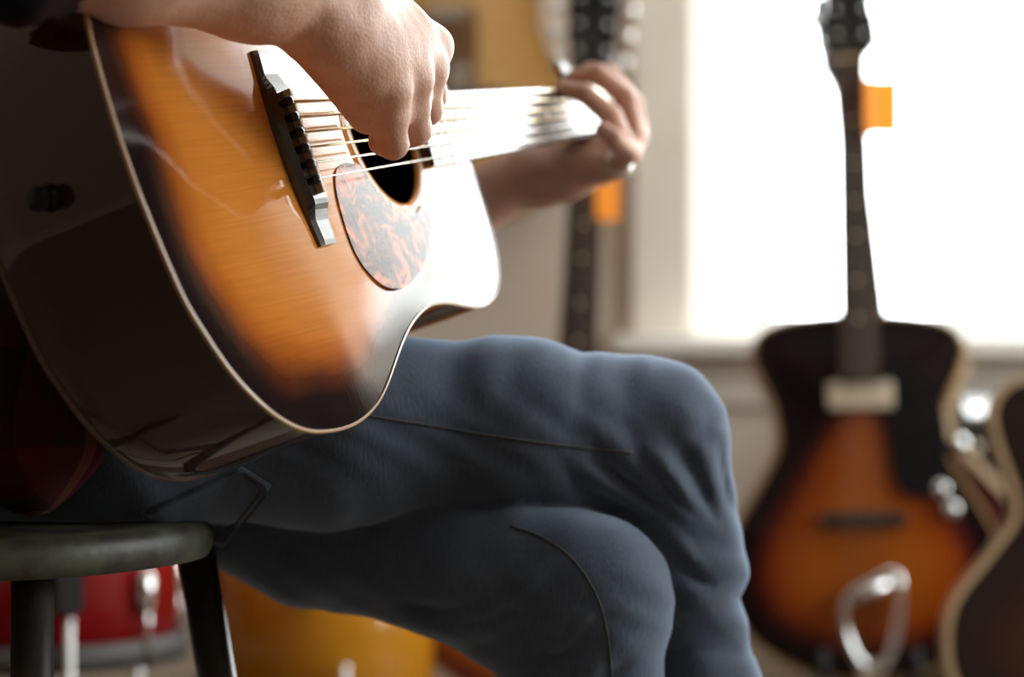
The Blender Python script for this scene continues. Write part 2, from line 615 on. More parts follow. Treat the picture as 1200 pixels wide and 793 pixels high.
M_rose = mat('rosewood', (0.055, 0.026, 0.015), 0.35, noise=(60, (0.035, 0.016, 0.010), .25), coat=1, coat_rough=.16)
M_steel = mat('string_steel', (0.75, 0.70, 0.62), 0.22, metal=1.0, noise=(300, (.8, .74, .66), .2))
M_bronze = mat('string_bronze', (0.80, 0.62, 0.38), 0.25, metal=1.0, noise=(300, (.82, .66, .42), .2))
M_chrome = mat('chrome', (0.72, 0.71, 0.70), 0.16, metal=1.0, noise=(80, (.68, .67, .66), .2))
M_cream = mat('cream_plastic', (0.66, 0.55, 0.40), 0.4, noise=(40, (.6, .5, .36), .2))
M_blackpl = mat('black_plastic', (0.008, 0.008, 0.009), 0.25, spec=.12, noise=(40, (.012, .012, .013), .2))


def tortoise():
    m = bpy.data.materials.new('tortoise_plastic')
    m.use_nodes = True
    nt = m.node_tree; L = nt.links.new
    b = nt.nodes['Principled BSDF']; b.inputs['Roughness'].default_value = .17; b.inputs['Specular IOR Level'].default_value = .22
    tc = nt.nodes.new('ShaderNodeTexCoord')
    n = nt.nodes.new('ShaderNodeTexNoise'); n.inputs['Scale'].default_value = 38; n.inputs['Detail'].default_value = 3; n.inputs['Distortion'].default_value = 1.4
    L(tc.outputs['Object'], n.inputs['Vector'])
    r = nt.nodes.new('ShaderNodeValToRGB'); e = r.color_ramp.elements
    e[0].position = .40; e[0].color = (.022, .007, .005, 1)
    e[1].position = .66; e[1].color = (.55, .13, .03, 1)
    k = e.new(.53); k.color = (.12, .028, .010, 1)
    L(n.outputs['Fac'], r.inputs['Fac']); L(r.outputs['Color'], b.inputs['Base Color'])
    return m


M_tort = tortoise()

MAIN_HALF = [(-.2115, 0), (-.2112, .02), (-.2075, .056), (-.2025, .0835), (-.1935, .1045), (-.1785, .1305), (-.1595, .1515), (-.1369, .1683), (-.1094, .1801), (-.0752, .1858), (-.0413, .1866), (-.0097, .1820), (.0212, .1715), (.0725, .1454), (.1055, .1329), (.1388, .1268), (.1711, .1291), (.1972, .1341), (.2209, .1380), (.2424, .1378), (.2658, .1320), (.2836, .1205), (.2965, .1016), (.3025, .085), (.3085, .0533), (.312, .028), (.313, 0)]


def fret_x(nut, scale, n):
    return nut - scale * (1 - 2 ** (-n / 12))


def outline(half, n=220):
    up = catmull(half, 300)
    full = [(p[0], p[1]) for p in up] + [(p[0], -p[1]) for p in up[-2:0:-1]]
    return resample(full, n, closed=True)


def edge_dist(Q, O):
    A = O; B = np.roll(O, -1, axis=0)
    d = np.full(len(Q), 9.0)
    for a, b in zip(A, B):
        ab = b - a; pa = Q - a
        h = np.clip(pa @ ab / (ab @ ab), 0, 1)
        d = np.minimum(d, np.linalg.norm(pa - h[:, None] * ab, axis=1))
    return d


def top_mesh(name, O, cx, hole_r, zf, m, parent, burst, rings=16):
    """soundboard: rings from the sound hole (or the centre) to the rim"""
    n = len(O)
    ang = np.arctan2(O[:, 1], O[:, 0] - cx)
    r0 = hole_r if hole_r else 0.003
    I = np.stack([cx + r0 * np.cos(ang), r0 * np.sin(ang)], 1)
    S = np.linspace(0, 1, rings) ** 0.85
    V = np.vstack([I * (1 - s) + O * s for s in S])
    e = edge_dist(V, O)
    e[-n:] = 0
    z = zf(e)
    V3 = np.c_[V, z]
    Fc = []
    for i in range(rings - 1):
        for k in range(n):
            l = (k + 1) % n
            Fc.append((i * n + k, (i + 1) * n + k, (i + 1) * n + l, i * n + l))
    vb = list(burst(V[:, 0], V[:, 1], e))
    if hole_r:
        b0 = len(V3)
        V3 = np.vstack([V3, np.c_[I, np.full(n, z[0] - .0035)]])
        vb += [vb[0]] * n
        for k in range(n):
            l = (k + 1) % n
            Fc.append((k, l, b0 + l, b0 + k))
    else:
        Fc.append(tuple(range(n))[::-1])
    me = bpy.data.meshes.new(name)
    me.from_pydata([tuple(v) for v in V3], [], Fc); me.update()
    at_ = me.attributes.new('burst', 'FLOAT', 'POINT')
    at_.data.foreach_set('value', np.array(vb, np.float32))
    bm_ = bmesh.new(); bm_.from_mesh(me); bmesh.ops.recalc_face_normals(bm_, faces=bm_.faces)
    # make sure the sheet faces outwards
    bm_.faces.ensure_lookup_table()
    if sum(f.normal.z for f in bm_.faces) < 0:
        bmesh.ops.reverse_faces(bm_, faces=bm_.faces)
    bm_.to_mesh(me); bm_.free()
    return link(name, me, m, parent, smooth=True)


def body_shell(name, O, z_top, D, m, parent, dome=.006):
    """sides and back in one piece"""
    n = len(O)
    V = []; Fc = []
    zs = [z_top, z_top - .25 * D, z_top - .5 * D, z_top - .75 * D, z_top - D + .002]
    rings = []
    for z in zs:
        rings.append([(p[0], p[1], z) for p in O])
    nm = normals2(O)
    rings.append([(p[0] - q[0] * .002, p[1] - q[1] * .002, z_top - D) for p, q in zip(O, nm)])
    c = np.array([O[:, 0].mean(), 0])
    for s in (.96, .85, .6, .3, .02):
        rings.append([(c[0] + (p[0] - c[0]) * s, p[1] * s, z_top - D - dome * (1 - s * s)) for p in O])
    for r in rings:
        V += r
    for i in range(len(rings) - 1):
        for k in range(n):
            l = (k + 1) % n
            Fc.append((i * n + k, i * n + l, (i + 1) * n + l, (i + 1) * n + k))
    Fc.append(tuple((len(rings) - 1) * n + k for k in range(n)))
    return pydata(name, V, Fc, m, parent, smooth=True)


def normals2(O):
    t = np.roll(O, -1, axis=0) - np.roll(O, 1, axis=0)
    t /= np.linalg.norm(t, axis=1)[:, None]
    nm = np.stack([t[:, 1], -t[:, 0]], 1)
    if (nm * (O - O.mean(0))).sum() < 0:
        nm = -nm
    return nm


def rim_strip(name, O, z, w, h, m, parent, out=.0008):
    nm = normals2(O)
    prof = [(out, -h), (out, -.0006), (out - .0006, .0), (-w, .0003), (-w, -h)]
    V = []; Fc = []
    n = len(O)
    for dz in prof:
        for p, q in zip(O, nm):
            V.append((p[0] + q[0] * dz[0], p[1] + q[1] * dz[0], z + dz[1]))
    np_ = len(prof)
    for i in range(np_):
        j = (i + 1) % np_
        for k in range(n):
            l = (k + 1) % n
            Fc.append((i * n + k, i * n + l, j * n + l, j * n + k))
    return pydata(name, V, Fc, m, parent, smooth=False)


def neck_parts(g, nut, scale, joint, fb_end, w_nut, w_end, zfb, m_neck, m_fb, m_str, n_frets, heel_d, head_pts, head_ang, m_head, saddle, z_saddle, spread, pin_x=None, z_pin=.01, dots=True, button_m=None, str_r=.0006, m_w=None, tuner_rows=None, m_tun=None):
    M_tun = m_tun or M_chrome
    """fingerboard, frets, nut, neck, head, tuners, strings in guitar coordinates"""
    th = .006
    # fingerboard
    V = []; Fc = []
    ys = 7
    for x, w in ((fb_end, w_end), (nut, w_nut)):
        for z_off in (0, 1):
            for i in range(ys):
                s = -1 + 2 * i / (ys - 1)
                zz = zfb - th if not z_off else zfb + .0012 * (1 - s * s) - .0012
                V.append((x, s * w / 2, zz))
    a = [0, ys, 2 * ys, 3 * ys]
    for i in range(ys - 1):
        Fc.append((a[1] + i, a[1] + i + 1, a[3] + i + 1, a[3] + i)); Fc.append((a[0] + i, a[0] + i + 1, a[2] + i + 1, a[2] + i))
    Fc.append((0, a[1], a[3], a[2])); Fc.append((ys - 1, a[1] + ys - 1, a[3] + ys - 1, a[2] + ys - 1))
    Fc.append(tuple(range(0, ys)) + tuple(range(2 * ys - 1, ys - 1, -1)))
    Fc.append(tuple(range(2 * ys, 3 * ys)) + tuple(range(4 * ys - 1, 3 * ys - 1, -1)))
    fb = pydata('fingerboard', V, Fc, m_fb, g)
    wid = lambda x: w_end + (w_nut - w_end) * (x - fb_end) / (nut - fb_end)
    fx = [fret_x(nut, scale, k) for k in range(1, n_frets + 1)]
    fx = [x for x in fx if x > fb_end + .002]
    base = None
    for x in fx:
        if base is None:
            V, Fc = tube_data([(0, -.5, 0), (0, 0, 0.0012), (0, .5, 0)], .0007, 6)
            base = pydata('fret', V, Fc, M_steel, fb, smooth=True)
            fo = base
        else:
            fo = bpy.data.objects.new('fret', base.data); COL.objects.link(fo); fo.parent = fb
        fo.location = (x, 0, zfb - .0013); fo.scale = (1, wid(x), 1)
    if dots:
        dm = None
        for k in (3, 5, 7, 9, 12, 15):
            x = (fret_x(nut, scale, k) + fret_x(nut, scale, k - 1)) / 2
            if x < fb_end + .01:
                continue
            if dm is None:
                do = lathe('inlay_dot', [(.0032, -.0005), (.0032, .0001)], M_cream, fb, seg=14, smooth=False); dm = do
            else:
                do = bpy.data.objects.new('inlay_dot', dm.data); COL.objects.link(do); do.parent = fb
            do.location = (x, 0, zfb + .0001)
    box('nut', (nut, -w_nut / 2, zfb - th), (nut + .005, w_nut / 2, zfb + .002), M_bone, g, bevel=.0006)
    # neck with heel: half-round sections
    secs = []
    xs = [joint - .012, joint + .006, joint + .022, joint + .045, joint + .08, (joint + nut) / 2, nut - .01, nut + .006]
    dp = [heel_d, heel_d * .92, heel_d * .6, .030, .0235, .022, .0205, .019]
    V = []; Fc = []
    K = 13
    for x, d in zip(xs, dp):
        w = wid(x) / 2
        for i in range(K):
            t_ = math.pi * i / (K - 1)
            V.append((x, w * math.cos(t_), zfb - th - (d - .002) * math.sin(t_) ** .8))
    for i in range(len(xs) - 1):
        for k in range(K - 1):
            Fc.append((i * K + k, i * K + k + 1, (i + 1) * K + k + 1, (i + 1) * K + k))
        Fc.append((i * K, i * K + K - 1, (i + 1) * K + K - 1, (i + 1) * K))
    Fc.append(tuple(range(K))); Fc.append(tuple((len(xs) - 1) * K + k for k in range(K)))
    pydata('neck', V, Fc, m_neck, g, smooth=True)
    # head, tilted back by head_ang about the nut
    HM = Matrix.Translation((nut + .004, 0, zfb - th)) @ Matrix.Rotation(head_ang, 4, 'Y')
    poly = [(p[0], p[1]) for p in head_pts] + [(p[0], -p[1]) for p in head_pts[::-1]]
    hd = plate('headstock', poly, -.0165, -.0015, m_neck, g, bevel=.001)
    hd.data.transform(HM)
    hp = plate('head_veneer', poly, -.0015, .0008, m_head, hd, bevel=.0004)
    hp.data.transform(HM)
    tun = []
    for side in (1, -1):
        for i, tx in enumerate(tuner_rows):
            y = side * .020
            post = lathe('tuner_post', [(.0030, 0), (.0030, .012), (.0036, .013), (.0036, .016), (.002, .017)], M_tun, hd, seg=12, axis_M=HM @ Matrix.Translation((tx, y, 0)))
            hw = np.interp(tx, [p[0] for p in head_pts], [p[1] for p in head_pts])
            bm_ = bmesh.new()
            add_box(bm_, (tx - .007, side * (hw - .014) - .004, -.026), (tx + .007, side * (hw - .004) + .004, -.0165))
            hs = bm_obj('tuner_housing', bm_, M_tun, hd, bevel=.0015); hs.data.transform(HM)
            sh = tube('tuner_shaft', [HM @ Vector((tx, side * (hw - .008), -.021)), HM @ Vector((tx, side * (hw + .010), -.021))], .0022, M_tun, hd, seg=8)
            V2 = []; 
            bt = lathe('tuner_button', [(.001, -.0075), (.0055, -.0065), (.0075, -.002), (.0078, .002), (.006, .006), (.001, .0072)], button_m or M_cream, hd, seg=16, axis_M=HM @ Matrix.Translation((tx, side * (hw + .016), -.021)) @ Matrix.Rotation(math.pi / 2, 4, 'X') @ Matrix.Diagonal((1.0, .55, 1, 1)))
            tun.append((tx, y, HM @ Vector((tx, y * .8, .010))))
    # strings
    for i in range(6):
        s = (i - 2.5) / 2.5
        y0 = s * spread / 2; y1 = s * (w_nut / 2 - .0035)
        side = 1 if i >= 3 else -1
        row = [t_ for t_ in tun if (t_[1] > 0) == (side > 0)]
        k = (5 - i) if side > 0 else i
        post = row[min(k, len(row) - 1)][2]
        pts = []
        if pin_x is not None:
            pts.append((pin_x + .003, y0, z_pin))
        pts += [(saddle, y0, z_saddle + .0004), (nut + .002, y1, zfb + .0016), post]
        tube('string', pts, str_r * (.7 + .13 * i), m_w or (M_bronze if i > 1 else M_steel), g, seg=6)
    return fb


def frame_M(ex, ez, loc):
    ex = Vector(ex).normalized(); ez = Vector(ez); ez = (ez - ex * ez.dot(ex)).normalized(); ey = ez.cross(ex)
    M = Matrix((ex, ey, ez)).transposed().to_4x4()
    M.translation = loc
    return M


# --- the guitar being played ---
GR = np.array([[.347211, -.332041, .877036], [.929736, -.000399, -.368226], [.122616, .943265, .308572]])
GT = np.array([-.146924, 1.597466, .126513 + ZC])


def gw(x, y, z):
    return Vector(GR @ np.array([x, y, z]) + GT)


MG = Matrix([[*GR[0], GT[0]], [*GR[1], GT[1]], [*GR[2], GT[2]], [0, 0, 0, 1]])
gm = thing('acoustic_guitar', 'sunburst flat-top acoustic guitar held in the lap and being played', 'guitar', MG)
O = outline(MAIN_HALF, 260)
ARCH = .0018
zf = lambda e: ARCH * (1 - np.exp(-(e / .045) ** 2)) - ARCH
M_top = burst_mat('honey_sunburst_lacquer', [(0.0, (.007, .003, .004)), (0.20, (.012, .004, .004)), (0.33, (.085, .020, .006)), (0.48, (.32, .080, .010)), (0.70, (.50, .160, .020)), (1.0, (.54, .19, .030))], rough=.45, coat_rough=.055, grain=.08, scratch=.01)
wob = lambda x, y: .006 * np.sin(x * 37 + 1) + .005 * np.sin(y * 51 + x * 12)
# wider dark band at the tail and bass side than along the treble rim, as sprayed
main_burst = lambda x, y, e: np.clip((e + wob(x, y)) / (.078 + .036 * np.clip((-x - .07) / .13, 0, 1)), 0, 1)
top_mesh('soundboard', O, .155, .051, zf, M_top, gm, main_burst, rings=26)
body_shell('body', O, -ARCH, .108, M_mahog, gm)
rim_strip('binding', O, -ARCH + .0006, .0014, .0022, M_bind, gm)
rim_strip('back_binding', O, -ARCH - .1035, .0018, .0035, M_bindd, gm, out=.0006)
M_ros = mat('rosette_inlay', (.62, .5, .34), .4, noise=(200, (.1, .05, .03), .3))
V = []; Fc = []
for k in range(64):
    w = 2 * math.pi * k / 64
    for r_, z_ in ((.0535, .0002), (.0535, .0005), (.0585, .0005), (.0585, .0002)):
        V.append((.155 + r_ * math.cos(w), r_ * math.sin(w), z_ + float(zf(np.array([.07]))[0])))
for k in range(64):
    l = (k + 1) % 64
    for i in range(3):
        Fc.append((k * 4 + i, k * 4 + i + 1, l * 4 + i + 1, l * 4 + i))
pydata('rosette', V, Fc, M_ros, gm)
# bridge
V = []; Fc = []
ys = np.linspace(-.0695, .0665, 41)
for y in ys:
    a = abs(y + .0015)
    xt = -.0178 + .0075 * np.clip((a - .012) / .055, 0, 1) ** 1.3
    xf = .0125
    hgt = .0092 if a < .040 else .0092 - .0048 * min(1, (a - .040) / .010) ** .8
    if a > .0655: hgt *= .93
    V += [(xt, y, -.0008), (xt + .0004, y, hgt * .55), (xt + .0045, y, hgt), (xf - .002, y, hgt), (xf, y, hgt - .0015), (xf, y, -.0008)]
for i in range(len(ys) - 1):
    for k in range(5):
        Fc.append((i * 6 + k, i * 6 + k + 1, (i + 1) * 6 + k + 1, (i + 1) * 6 + k))
Fc.append(tuple(range(6))); Fc.append(tuple((len(ys) - 1) * 6 + k for k in range(6)))
bridge = pydata('bridge', V, Fc, M_black, gm, smooth=False)
for p in bridge.data.polygons:
    p.use_smooth = False
sad = box('saddle', (-.0021, -.036, .0075), (.0021, .036, .0142), M_bone, bridge, bevel=.0009)
sad.rotation_euler.z = -.02
pn = None
for i in range(6):
    y = (i - 2.5) / 2.5 * .0272
    if pn is None:
        po = lathe('bridge_pin', [(.0025, 0), (.0025, .0042), (.0032, .0046), (.0034, .0065), (.0030, .0084), (.0012, .0090)], M_pin, bridge, seg=16); pn = po
    else:
        po = bpy.data.objects.new('bridge_pin', pn.data); COL.objects.link(po); po.parent = bridge
    po.location = (-.0100, y, .0090)
# pickguard
pg = [(.068, -.0165), (.055, -.0205), (.0455, -.032), (.0405, -.05), (.0395, -.0711), (.0432, -.084), (.0506, -.0935), (.062, -.1025), (.0748, -.1078), (.090, -.1098), (.106, -.1090), (.125, -.1055), (.1429, -.0995), (.160, -.091), (.175, -.080), (.187, -.0675), (.1855, -.058)]
for a in (-66, -80, -95, -110, -125, -138, -150, -160):
    pg.append((.155 + .0595 * math.cos(math.radians(a)), .0595 * math.sin(math.radians(a))))
pg.append((.083, -.0160))
pgs = resample(catmull(pg, 220, closed=True), 120, closed=True)
plate('pickguard', [tuple(p) for p in pgs], .0, .0016, M_tort, gm, bevel=.0006, zfun=lambda x, y: -.0004)
head_main = [(0, .0225), (.012, .024), (.03, .031), (.05, .0375), (.10, .0385), (.145, .0365), (.165, .030), (.172, .012), (.168, 0.0)]
neck_parts(gm, .629, .629, .300, .212, .044, .0565, .0095, M_neck, M_rose, M_steel, 20, .085, head_main, .26, M_blackpl, 0.0, .0144, .053, pin_x=-.010, z_pin=.0105, str_r=.0010, tuner_rows=(.045, .088, .131), button_m=M_neck, m_tun=mat('aged_nickel', (.16, .14, .12), .45, metal=.8, noise=(60, (.12, .10, .085), .2)))
lathe('end_pin', [(.0075, 0), (.0085, .002), (.006, .005), (.0045, .008), (.007, .012), (.0075, .015), (.003, .017)], M_blackpl, gm, seg=20, axis_M=Matrix.Translation((-.2115, 0, -.058)) @ Matrix.Rotation(-math.pi / 2, 4, 'Y'))

# --- the other guitars in the room ---


M_rose2 = mat('dry_rosewood', (0.045, 0.024, 0.016), 0.6, spec=.25, noise=(60, (0.032, 0.016, 0.011), .25))


def guitar(name, label, half, M, D, arch, m_top, burst, m_body, m_bind, bind_w, nut, joint, fb_end, head, tuners, ang=.2, group=None, m_fb=None, z_saddle=.022, zfb=.014, tail=True, bridge_w=.06, button=None, m_head=None, hole=False):
    g = thing(name, label, 'guitar', M, group=group)
    Oo = outline(half, 140)
    zz = lambda e: arch * (1 - np.exp(-(e / .06) ** 2)) - arch
    top_mesh('soundboard', Oo, .10, .045 if hole else 0, zz, m_top, g, burst, rings=14)
    body_shell('body', Oo, -arch, D, m_body, g)
    rim_strip('binding', Oo, -arch + .001, bind_w, bind_w * 1.1, m_bind, g, out=.0015)
    rim_strip('back_binding', Oo, -arch - D + bind_w, .003, bind_w, m_bind, g, out=.001)
    neck_parts(g, nut, nut, joint, fb_end, .043, .056, zfb, M_neck, m_fb or M_rose2, M_steel, 20, .06, head, ang, m_head or M_blackpl, 0.0, z_saddle, .052, pin_x=-.19 if tail else -.012, z_pin=.006, str_r=.0004, m_w=mat('dull_string', (.22, .19, .15), .45, metal=.8, noise=(200, (.18, .15, .12), .2)), tuner_rows=tuners, button_m=button)
    # wooden bridge
    bm_ = bmesh.new(); add_box(bm_, (-.010, -bridge_w, -.004), (.010, bridge_w, z_saddle * .62)); add_box(bm_, (-.005, -bridge_w * .6, z_saddle * .5), (.005, bridge_w * .6, z_saddle))
    bm_obj('bridge', bm_, M_black, g, bevel=.002)
    return g


HEAD3 = [(0, .0225), (.010, .031), (.024, .042), (.040, .0415), (.080, .034), (.115, .035), (.135, .038), (.142, .020), (.136, 0)]
HEADF = [(0, .0215), (.012, .024), (.04, .033), (.085, .036), (.13, .038), (.15, .033), (.158, .012), (.154, 0)]

# archtop with harp tailpiece
ARCH_HALF = [(-.228, 0), (-.224, .05), (-.206, .105), (-.165, .162), (-.11, .190), (-.06, .193), (-.01, .180), (.05, .145), (.095, .121), (.13, .117), (.17, .125), (.21, .143), (.24, .150), (.268, .137), (.283, .10), (.290, .05), (.292, 0)]
M_arch = burst_mat('amber_to_black_sunburst', [(0, (.008, .004, .005)), (.28, (.014, .005, .005)), (.42, (.09, .012, .006)), (.60, (.25, .045, .005)), (1, (.33, .080, .006))], rough=.4, coat=.45, coat_rough=.16, grain=.06)
sst = lambda a, b, x: (lambda t: t * t * (3 - 2 * t))(np.clip((x - a) / (b - a), 0, 1))
arch_b = lambda x, y, e: np.clip(e / .115, 0, 1) * (1 - .92 * sst(.07, .19, x + .6 * np.abs(y) - .03))
p0 = at(1012, 608, 3.40); p1 = at(996, 66, 3.46)
MA = frame_M(p1 - p0, (-.06, -1, .05), p0)
ga = guitar('archtop_guitar', 'archtop guitar with orange and black sunburst top and chrome harp tailpiece, under the window', ARCH_HALF, MA, .085, .014, M_arch, arch_b, M_redmah, M_bind, .004, .652, .285, .190, HEAD3, (.030, .068, .106), button=M_chrome, z_saddle=.020, zfb=.018)
pk = box('pickup', (.155, -.046, 0), (.193, .046, .012), M_cream, ga, bevel=.004)
for i in range(6):
    lathe('pole_piece', [(.0025, 0), (.0025, .0012), (.001, .0016)], M_chrome, pk, seg=10, axis_M=Matrix.Translation((.174, (i - 2.5) * .0105, .0118)))
plate('pickguard', [(.215, -.034), (.222, -.06), (.195, -.088), (.150, -.116), (.095, -.122), (.040, -.118), (.028, -.100), (.034, -.055), (.060, -.042), (.12, -.036)], .006, .009, M_blackpl, ga, bevel=.001)
hp = [at(u, v, 3.372) for u, v in ((1021, 786), (1000, 764), (989, 728), (994, 700), (1018, 684), (1046, 671), (1054, 690), (1051, 735), (1040, 770))]
hp = [MA.inverted() @ p for p in hp]
hps = catmull([(p.x, p.y, .012 + .006 * i / 9) for i, p in enumerate(hp)], 54, closed=True)
tp = tube('tailpiece', hps, .0075, M_chrome, ga, seg=10, closed=True)
box('tailpiece_hinge', (-.236, -.016, -.03), (-.196, .016, .013), M_chrome, tp, bevel=.003)
tube('string_bar', [MA.inverted() @ at(998, 702, 3.37), MA.inverted() @ at(1040, 683, 3.37)], .009, M_chrome, tp, seg=10)
for kx, ky in ((.040, -.108), (.012, -.122)):
    lathe('control_knob', [(.012, 0), (.0115, .010), (.010, .014), (.004, .015)], M_chrome, ga, seg=20, axis_M=Matrix.Translation((kx, ky, -.004)))

# dark red guitar behind the archtop
RED_HALF = [(-.225, 0), (-.22, .06), (-.195, .13), (-.15, .180), (-.10, .203), (-.055, .207), (-.01, .195), (.05, .150), (.09, .119), (.112, .110), (.14, .116), (.18, .136), (.215, .146), (.25, .138), (.275, .105), (.285, .05), (.287, 0)]
M_red = burst_mat('dark_cherry_lacquer', [(0, (.010, .003, .004)), (.4, (.05, .006, .006)), (1, (.13, .012, .010))], rough=.35, coat_rough=.14, grain=.05)
flat_b = lambda x, y, e: np.clip(e / .10, 0, 1)
p0 = at(1040, 594, 3.62); p1 = at(992, 120, 3.68)
MR = frame_M(p1 - p0, (0, -1, .06), p0)
gr = guitar('hollowbody_guitar', 'dark cherry guitar with wide cream binding standing behind the orange sunburst archtop', RED_HALF, MR, .05, .010, M_red, flat_b, M_redmah, M_bind_c, .010, .635, .28, .17, HEADF, (.040, .082, .124), z_saddle=.018, zfb=.014)
lathe('switch_knob', [(.013, 0), (.0125, .012), (.008, .018), (.002, .019)], M_chrome, gr, seg=20, axis_M=MR.inverted() @ Matrix.Translation(at(1124, 521, 3.595)) @ Matrix.Rotation(math.pi / 2, 4, 'X'))
plate('pickguard', [(.17, -.032), (.18, -.06), (.12, -.09), (.05, -.085), (.05, -.034)], .004, .0065, M_blackpl, gr, bevel=.001)

# dark brown guitar at the edge of the room's row
DRK_HALF = [(-.215, 0), (-.212, .04), (-.195, .095), (-.16, .145), (-.10, .183), (-.05, .190), (0, .178), (.055, .134), (.095, .103), (.118, .098), (.14, .101), (.19, .117), (.232, .123), (.262, .11), (.278, .08), (.288, .03), (.289, 0)]
M_drk = burst_mat('tobacco_lacquer', [(0, (.012, .005, .004)), (.45, (.022, .007, .005)), (1, (.05, .016, .008))], rough=.35, coat_rough=.16, grain=.05)
p0 = at(1288, 700, 3.00); p1 = at(1262, 100, 3.07)
MD = frame_M(p1 - p0, (-.10, -1, .08), p0)
gd = guitar('acoustic_guitar', 'dark brown acoustic guitar with cream binding beside the orange sunburst archtop', DRK_HALF, MD, .09, .004, M_drk, flat_b, M_mahog, M_bind_c, .007, .63, .285, .165, HEADF, (.040, .082, .124), z_saddle=.012, zfb=.0095, tail=False, hole=True)

# orange-burst guitar whose neck rises behind the knee
M_org = burst_mat('orange_sunburst_lacquer', [(0, (.05, .006, .003)), (.22, (.16, .022, .004)), (.45, (.42, .12, .012)), (1, (.50, .19, .03))], rough=.35, coat_rough=.14, grain=.06)
WAL_HALF = [(a * (.87 if a > 0 else 1), b * 1.14) for a, b in ARCH_HALF]
p0 = at(666, 637, 3.30); p1 = at(692, 92, 3.36)
MW = frame_M(p1 - p0, (.0, -1, .07), p0)
gq = guitar('acoustic_guitar', 'orange-bodied guitar with a black headstock standing behind the crossed knees', WAL_HALF, MW, .085, .006, M_org, flat_b, M_redmah, M_bind, .004, .640, .245, .165, HEADF, (.036, .076, .116), button=M_chrome, z_saddle=.013, zfb=.0095, tail=False, hole=True)

# blond guitar hung on the wall
M_bld = burst_mat('blond_lacquer', [(0, (.36, .17, .04)), (.3, (.46, .24, .07)), (1, (.56, .32, .12))], rough=.38, coat_rough=.2, grain=.06)
BLD_HALF = [(a * .96, b * .93) for a, b in MAIN_HALF]
p0 = at(546, 112, 3.86)
MB = frame_M((.0, .01, 1), (.05, -1, .02), p0)
M_tortb = mat('brown_guard', (.13, .06, .02), .3, noise=(30, (.20, .09, .03), .25))
gb = guitar('acoustic_guitar', 'blond guitar with a brown guard hanging on the beige wall', BLD_HALF, MB, .09, .006, M_bld, flat_b, mat('honey_maple', (.42, .22, .07), .35, coat=.8, noise=(12, (.34, .16, .05), .25)), M_bind, .004, .62, .29, .20, HEADF, (.040, .082, .124), z_saddle=.012, zfb=.0095, tail=False, hole=False)
plate('pickguard', [(.14, -.018), (.14, .055), (.11, .080), (.02, .084), (-.015, .070), (-.018, .0), (.0, -.018)][::-1], .001, .004, M_tortb, gb, bevel=.001)
box('pickup', (.002, -.008, .003), (.046, .030, .010), M_chrome, gb, bevel=.002)
box('pickup', (.118, .002, .003), (.140, .064, .011), M_chrome, gb, bevel=.002)
hk = thing('wall_hook', 'black padded wall hook holding the blond guitar by its headstock', 'hook', loc=MB @ Vector((.655, 0, -.13)))
hz = (MB @ Vector((.655, 0, 0))).z
hx = (MB @ Vector((.655, 0, 0))).x
lc = hk.location
M_iron = mat('black_iron', (.012, .012, .012), .5, noise=(30, (.02, .02, .02), .2))
box('wall_plate', (-.03, RY1 - lc.y - .012, -.04), (.03, RY1 - lc.y, .04), M_iron, hk, bevel=.003)
for s in (-1, 1):
    tube('prong', [(0, RY1 - lc.y - .01, 0), (s * .028, RY1 - lc.y - .05, -.004), (s * .029, RY1 - lc.y - .16, -.006), (s * .029, RY1 - lc.y - .19, .012)], .006, M_iron, hk, seg=8)


# --- floor stands ---
M_rub = mat('stand_foam', (.015, .015, .016), .85, noise=(60, (.022, .022, .022), .2))
M_tubem = mat('stand_tube', (.03, .03, .032), .35, metal=.6, noise=(40, (.045, .045, .048), .2))


def stand(label, M, D, xb, arch, legs=(90, 215, 325), lr=.2):
    bw = M @ Vector((xb, 0, -D / 2 - arch))
    st = thing('guitar_stand', label, 'guitar stand', loc=(bw.x, bw.y + .06, 0), group='floor stands under the guitars')
    I = Matrix.Translation(-st.location)
    W = lambda x, y, z: I @ (M @ Vector((x, y, z)))
    zb = -D - arch - .016
    hub = W(xb - .02, 0, zb - .03)
    tube('spine', [hub + Vector((0, 0, -.03)), W(xb + .16, 0, zb - .012)], .011, M_tubem, st)
    tube('back_rest', [W(xb + .155, -.07, zb - .0015), W(xb + .155, .07, zb - .0015)], .011, M_rub, st)
    for s in (-1, 1):
        ar = tube('cradle_arm', [hub, W(xb - .012, s * .06, zb), W(xb - .002, s * .065, -D * .5), W(xb - .002, s * .065, .02), W(xb + .03, s * .065, .026)], .009, M_rub, st)
    for a in legs:
        d = Vector((math.cos(math.radians(a)), math.sin(math.radians(a)), 0))
        e = Vector((hub.x, hub.y, 0)) + d * lr + Vector((0, 0, .010))
        if (st.location + e).y > RY1 - .04:
            e.y = RY1 - .04 - st.location.y
        lg = tube('leg', [hub, e], .009, M_tubem, st)
        tube('rubber_foot', [e - d * .02 + Vector((0, 0, .004)), e + d * .012], .012, M_rub, lg)
    return st


stand('black floor stand under the orange and black sunburst archtop', MA, .085, -.212, .014, legs=(270, 20, 160))
stand('black floor stand under the dark cherry guitar', MR, .05, -.215, .010)
stand('black floor stand under the dark brown cream-bound guitar', MD, .09, -.203, .004)
stand('black floor stand under the orange-bodied guitar behind the knees', MW, .085, -.212, .006, lr=.15)

# --- price tags ---
M_tag = mat('orange_card', (.85, .36, .05), .7, noise=(30, (.80, .32, .04), .2))
M_thread = mat('tag_thread', (.5, .45, .38), .8)


